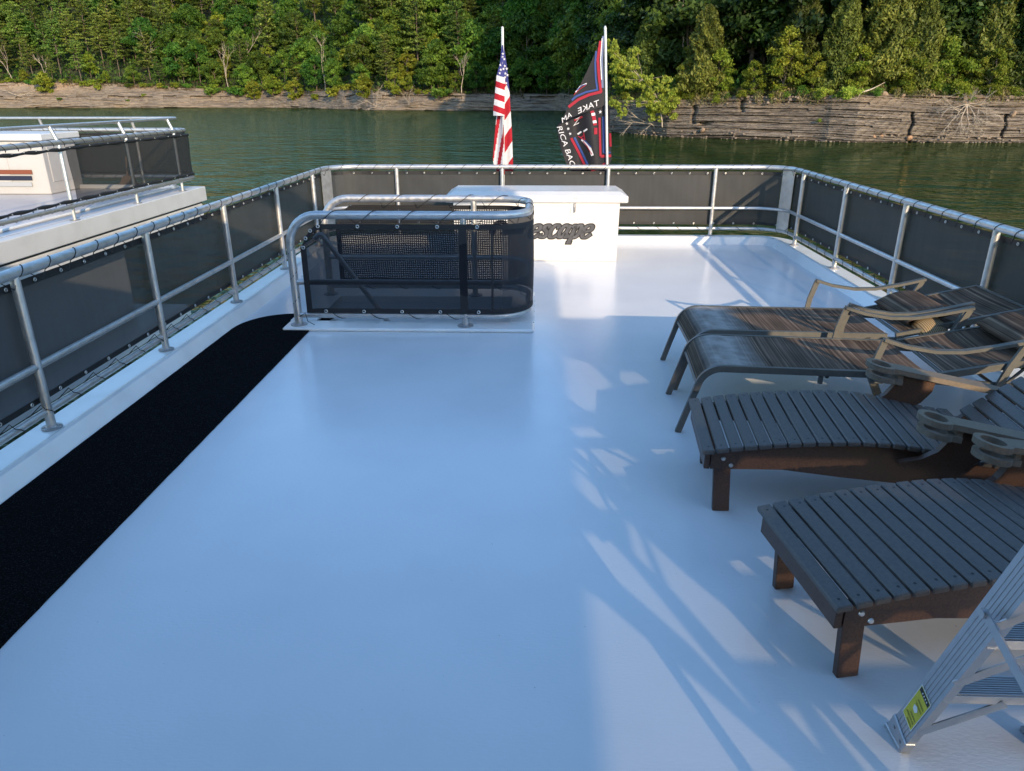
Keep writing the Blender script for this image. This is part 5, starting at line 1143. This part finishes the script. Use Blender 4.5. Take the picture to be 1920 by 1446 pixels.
while px < 1960:
    k = rs.choice((0, 1, 1, 0)); s_ = rs.uniform(.25, .62)
    place(BU_R[k], px, 2.9 + rs.uniform(-.6, 2.0), s_, 'low bush in the undergrowth on top of the shale bank', 'bushes on top of the right bank', 'bush'); px += rs.uniform(13, 32)
for px, d, s_, k, lb in ((1590, 2.6, .8, 2, 'pale yellow sapling bush on the lip of the shale bank'), (1540, 3.0, .55, 2, 'low yellow bush left of the pale yellow sapling'), (1862, 3.2, .7, 0, 'bright bush right of the dead root fan'), (1805, 3.0, .8, 0, 'tall green weeds rising behind the dead root fan'), (1540, 1.1, .22, 0, 'tiny green plant growing from the face of the shale'), (1340, 2.4, .4, 0, 'patch of green weeds on the ledge above the cracked rock')):
    place(BU_R[k], px, d, s_, lb, None, 'bush')
# leaning willow over the water, right of the banner
wr = random.Random(77); tb = MB(); cs, rr, tt = [], [], []
base = gpos(px_phi(1245), .7); ctrl = [(1245, 232, 0), (1262, 205, .2), (1238, 190, 0), (1228, 172, -.3), (1205, 150, -.5), (1180, 128, -.6), (1160, 108, -.7), (1150, 92, -.8)]
Yw = base.y
pts = [at(a, b_, Yw + c) - base for a, b_, c in ctrl]
trunk_tube(tb, (0, 0, -.3), pts[2], .09, .06, 6, .05, 4, wr)
for a, b_ in zip(pts[2:], pts[3:]): tb.tube([a + V(0, .9, 0), b_ + V(0, .9, 0)], [.045, .03], 5, caps=False)
for px_, py_, r_ in ((1248, 205, 1.0), (1256, 180, .9), (1240, 165, .8), (1225, 190, .9), (1232, 215, .8), (1262, 200, .7), (1246, 150, .55), (1212, 172, .8), (1200, 150, .8), (1185, 160, .75), (1178, 132, .8), (1165, 118, .8), (1152, 100, .75), (1148, 84, .55), (1166, 145, .7), (1190, 115, .45), (1192, 95, .55), (1155, 130, .6), (1215, 148, .6), (1222, 205, .7), (1200, 192, .5), (1180, 188, .45), (1160, 198, .5), (1168, 210, .5), (1150, 190, .5)):
    for q in range(16):
        c = at(px_ + wr.gauss(0, 9) * r_, py_ + wr.gauss(0, 9) * r_, Yw + wr.uniform(-1.2, 1.2)) - base; cs.append(tuple(c)); rr.append(r_ * wr.uniform(.32, .55)); tt.append(wr.uniform(.2, 1.0))
        if q == 0: trunk_tube(tb, pts[2] if py_ > 160 else pts[4], c, .022, .008, 4, .08, 3, wr)
Cw, Ow, Sw, Tw = clumps(np.array(cs), rr, 520, .15, tt)
wi = tree_root('willow_tree', tb, leaf_mesh('crown', Cw, Ow, Sw, Tw, L_WILLOW, .5, .3, .5, np.tile([-.3, 0, 1.0], (len(Cw), 1))), M_PALE, base); tag(wi, 'bright yellow green willow leaning over the water right of the black banner', 'tree')
# bleached deadwood
def dead(name, px, d, spec, label, cat='driftwood', mat=M_PALE, dz=0):
    q = gpos(px_phi(px), d); m = MB(); r2 = random.Random(px)
    for (dx, dy, dz_), L, r_, dep, sp_, gr, kids in spec: branchy(m, (0, 0, dz), (dx, dy, dz_), L, r_, dep, r2, sp_, gr, kids)
    o = m.build(name, mat); o.location = q; tag(o, label, cat); return o
dead('dead_root_fan', 1815, 1.9, [((a, -.55, b_), L, .055, 3, .42, -.06, 4) for a, b_, L in ((-1.0, -.25, 2.6), (-.7, -.6, 2.6), (-.3, -.9, 2.4), (.15, -1.0, 2.4), (.6, -.8, 2.3), (1.0, -.4, 2.2), (-.9, .1, 2.2), (.2, .9, 1.2), (-.4, .8, 1.0), (.9, .1, 1.6))], 'fan of bleached dead roots and branches hanging down the shale bank', dz=.6)
dead('driftwood_branch', 1225, .7, [((-1, -.3, -.05), 3.6, .06, 3, .4, .0, 3), ((-.9, -.3, .35), 3.0, .05, 3, .4, 0, 3), ((.8, -.5, -.5), 1.6, .07, 1, .3, -.05, 2), ((-.6, -.5, -.5), 2.2, .04, 2, .4, 0, 3)], 'tangle of bleached driftwood below the leaning willow')
dead('driftwood_branch', 1588, 1.6, [((.45, -.6, -1.0), 4.2, .05, 1, .15, 0, 1)], 'thin dark branch lying down the face of the shale', mat=M_BARK)
dead('bleached_log', 1615, 3.2, [((1, .2, .32), 3.6, .11, 0, .1, 0, 0), ((-.7, -.3, -.1), 1.6, .05, 2, .4, 0, 2)], 'bleached log lying on top of the right bank beside the yellow sapling', 'log', dz=.5)
dead('driftwood_branch', 1530, 2.4, [((-1, -.4, .0), 2.0, .04, 2, .5, -.05, 3), ((.8, -.4, .1), 1.6, .04, 2, .5, -.05, 3)], 'dark twisted roots at the lip of the shale left of the yellow sapling', mat=M_BARK, dz=.2)
dead('driftwood_branch', 1730, 2.2, [((1, -.2, .1), 2.4, .035, 2, .3, 0, 2), ((-.4, -.4, .25), 1.2, .03, 1, .3, 0, 2)], 'grey stick lying on the ledge left of the root fan')
dead('driftwood_branch', 706, 1.2, [((a, -.5, b_), 5.0, .12, 3, .4, 0, 3) for a, b_ in ((-.8, .5), (.2, .9), (.8, .4), (1, -.1), (-.3, -.2))], 'spiky bleached dead bush on the far bank left of the striped flag')
dead('driftwood_branch', 768, 1.6, [((a, -.5, b_), 3.6, .10, 3, .4, 0, 3) for a, b_ in ((-.6, .9), (.1, 1), (.7, .7))], 'smaller bleached dead bush on the far bank close to the striped flag')
dead('driftwood_branch', 40, 5, [((1, -.3, .15), 9, .14, 2, .3, -.01, 2), ((-.8, -.3, .5), 7, .12, 2, .35, 0, 2), ((.9, -.3, -.4), 7, .10, 1, .3, 0, 2)], 'long bleached sticks lying across the far left bank')
dead('driftwood_branch', 470, 3, [((1, -.3, -.2), 9, .14, 2, .25, 0, 2)], 'bleached fallen trunk sloping into the water on the far bank')
for px, d, L, lb in ((432, 9, 13, 'bare white dead tree standing against the far left wood'), (470, 24, 12, 'pale dead trunk higher in the far left wood'), (612, 10, 11, 'thin dead trunk in the wood right of the bare white tree'), (98, 12, 8, 'pale bare trunk among the pines at far left'), (33, 10, 11, 'two pale bare trunks at the left edge of the wood'), (300, 22, 11, 'slim pale trunk between the pines and the broadleaf wood'), (866, 9, 8, 'thin dead trunk left of the striped flag')):
    dead('dead_tree', px, float(bw(px_phi(px))) + d - 8, [((rs.uniform(-.12, .12), -.1, 1), L, .20, 3, .38, .08, 3)], lb, 'dead tree')
for px, d, L, lb in ((1268, 13, 14, 'tall pale trunk with bare forked branches behind the tall conical cedar'), (1640, 15, 12, 'pale slender trunk showing between the cedars')):
    dead('dead_tree', px, d, [((.05, 0, 1), L, .15, 3, .32, .08, 2)], lb, 'dead tree')
# loose blocks along the shale
rk = random.Random(9)
for px, d, s_, lb in ((1650, .2, .28, 'orange sandstone block at the waterline under the dark branch'), (1664, .25, .22, 'smaller orange block beside the sandstone block at the waterline'), (1718, .15, .34, 'rusty broken boulder at the foot of the vertical crack'), (1655, 3.3, .55, 'angular boulder on top of the shale right of the yellow sapling'), (1690, 3.0, .38, 'flat pale boulder on top of the shale'), (1745, 3.1, .40, 'rounded pale boulder left of the root fan'), (1905, 1.6, .4, 'tan block on the ledge at the right edge'), (1322, .4, .35, 'tan boulder at the waterline right of the willow')):
    m = MB(); m.grid(lambda u, v: V(math.cos(u * 6.2832) * math.sin(v * 3.1416), math.sin(u * 6.2832) * math.sin(v * 3.1416), -math.cos(v * 3.1416) * .7) * s_ * (1 + .35 * (float(vnoise(np.array(math.cos(u * 6.2832) * 1.7 + px), np.array(v * 3.5), 5)) - .5)), 10, 7, smooth=False)
    o = m.build('boulder', pmat('sandstone', (.34, .20, .11) if 'orange' in lb or 'rust' in lb else (.27, .20, .14), .9, var=(4, (.20, .12, .07), .4, .7))); o.location = gpos(px_phi(px), d) + V(0, 0, s_ * .2); o.rotation_euler = (rk.random(), rk.random(), rk.random() * 6); tag(o, lb, 'boulder')
rb = MB(); rr_ = random.Random(31)
for k in range(420):
    px = rr_.uniform(1135, 1960); top = rr_.random() < .55; p_ = px_phi(px); q = gpos(p_, float(bw(p_)) + rr_.uniform(-.5, 1.6) if top else rr_.uniform(-.35, .35)); s_ = rr_.uniform(.05, .17) * (1.3 if top else 1); 
    P = [q + V(math.cos(a) * s_ * rr_.uniform(.7, 1.3), math.sin(a) * s_ * rr_.uniform(.7, 1.3), z * s_) for z in (-.5, .45) for a in (0, 1.3, 2.5, 3.8, 5.1)]
    rb.add(P + [q + V(0, 0, s_ * .8)], [(i, (i + 1) % 5, 5 + (i + 1) % 5, 5 + i) for i in range(5)] + [(5 + i, 5 + (i + 1) % 5, 10) for i in range(5)])
tag(rb.build('rubble', pmat('rubble_stone', (.26, .20, .145), .9, var=(.8, (.13, .10, .08), .4, .65))), kind='stuff')
# grass and brush on the banks, understorey in the woods: uncountable
def scatter(name, n_, p0, p1, dlo, dhi, size, mat, hgt, label=None):
    p = RNG.uniform(p0, p1, n_); d = bw(p) + RNG.uniform(dlo, dhi, n_); patch = vnoise(np.degrees(p) * 2.2, d * .7, 12); keep = patch > .34; p, d, patch = p[keep], d[keep], patch[keep]
    r_ = Rs(p) + d; C = np.stack([r_ * np.sin(p), r_ * np.cos(p), ground_h(p, d) + RNG.uniform(0, 1, len(p)) ** 1.6 * hgt * (.4 + patch)], 1)
    ax = np.tile([0, 0, 1.2], (len(p), 1)); o = bpy.data.objects.new(name, leaf_mesh(name, C, np.tile([0, -.4, .3], (len(p), 1)), size * RNG.uniform(.5, 1.3, len(p)), np.clip(patch * 1.4 - .4 + RNG.normal(0, .2, len(p)), 0, 1), mat, .6, .2, .28 if hgt < 1 else .55, ax)); COL.objects.link(o); return tag(o, kind='stuff')
scatter('grass', 42000, rad(5), rad(42), -.5, 6.0, .20, L_GRASS, .65)
scatter('undergrowth', 13000, rad(4.2), rad(44), 2.5, 30, .30, L_BROAD, 1.6)
scatter('far_grass', 9000, rad(-42), rad(-1), -2.0, 6, .5, L_GRASS, .8)
scatter('far_undergrowth', 26000, rad(-42), rad(4), 2, 70, .8, L_BROAD, 3.2)
scatter('hilltop_wood', 52000, rad(-50), rad(50), 70, 290, 2.2, L_BROAD, 9.0)

# ------------------------------------------------------------------ give every thing built at the origin a base of its own
bpy.context.view_layer.update()
for o in list(bpy.data.objects):
    if o.type == 'EMPTY' and o.parent is None and o.location.length < 1e-6:
        pts_ = [c.location + Vector(q) for c in bpy.data.objects if c.parent == o and c.type == 'MESH' for q in c.bound_box]
        if not pts_: continue
        lo = Vector([min(q[i] for q in pts_) for i in range(3)]); hi = Vector([max(q[i] for q in pts_) for i in range(3)]); b0 = V((lo.x + hi.x) / 2, (lo.y + hi.y) / 2, lo.z)
        for c in bpy.data.objects:
            if c.parent == o: c.location = c.location - b0
        o.location = b0
for o in list(bpy.data.objects):
    if o.type == 'EMPTY' and o.location.z < -400:
        for c in [k for k in bpy.data.objects if k.parent == o]: bpy.data.objects.remove(c)
        bpy.data.objects.remove(o)
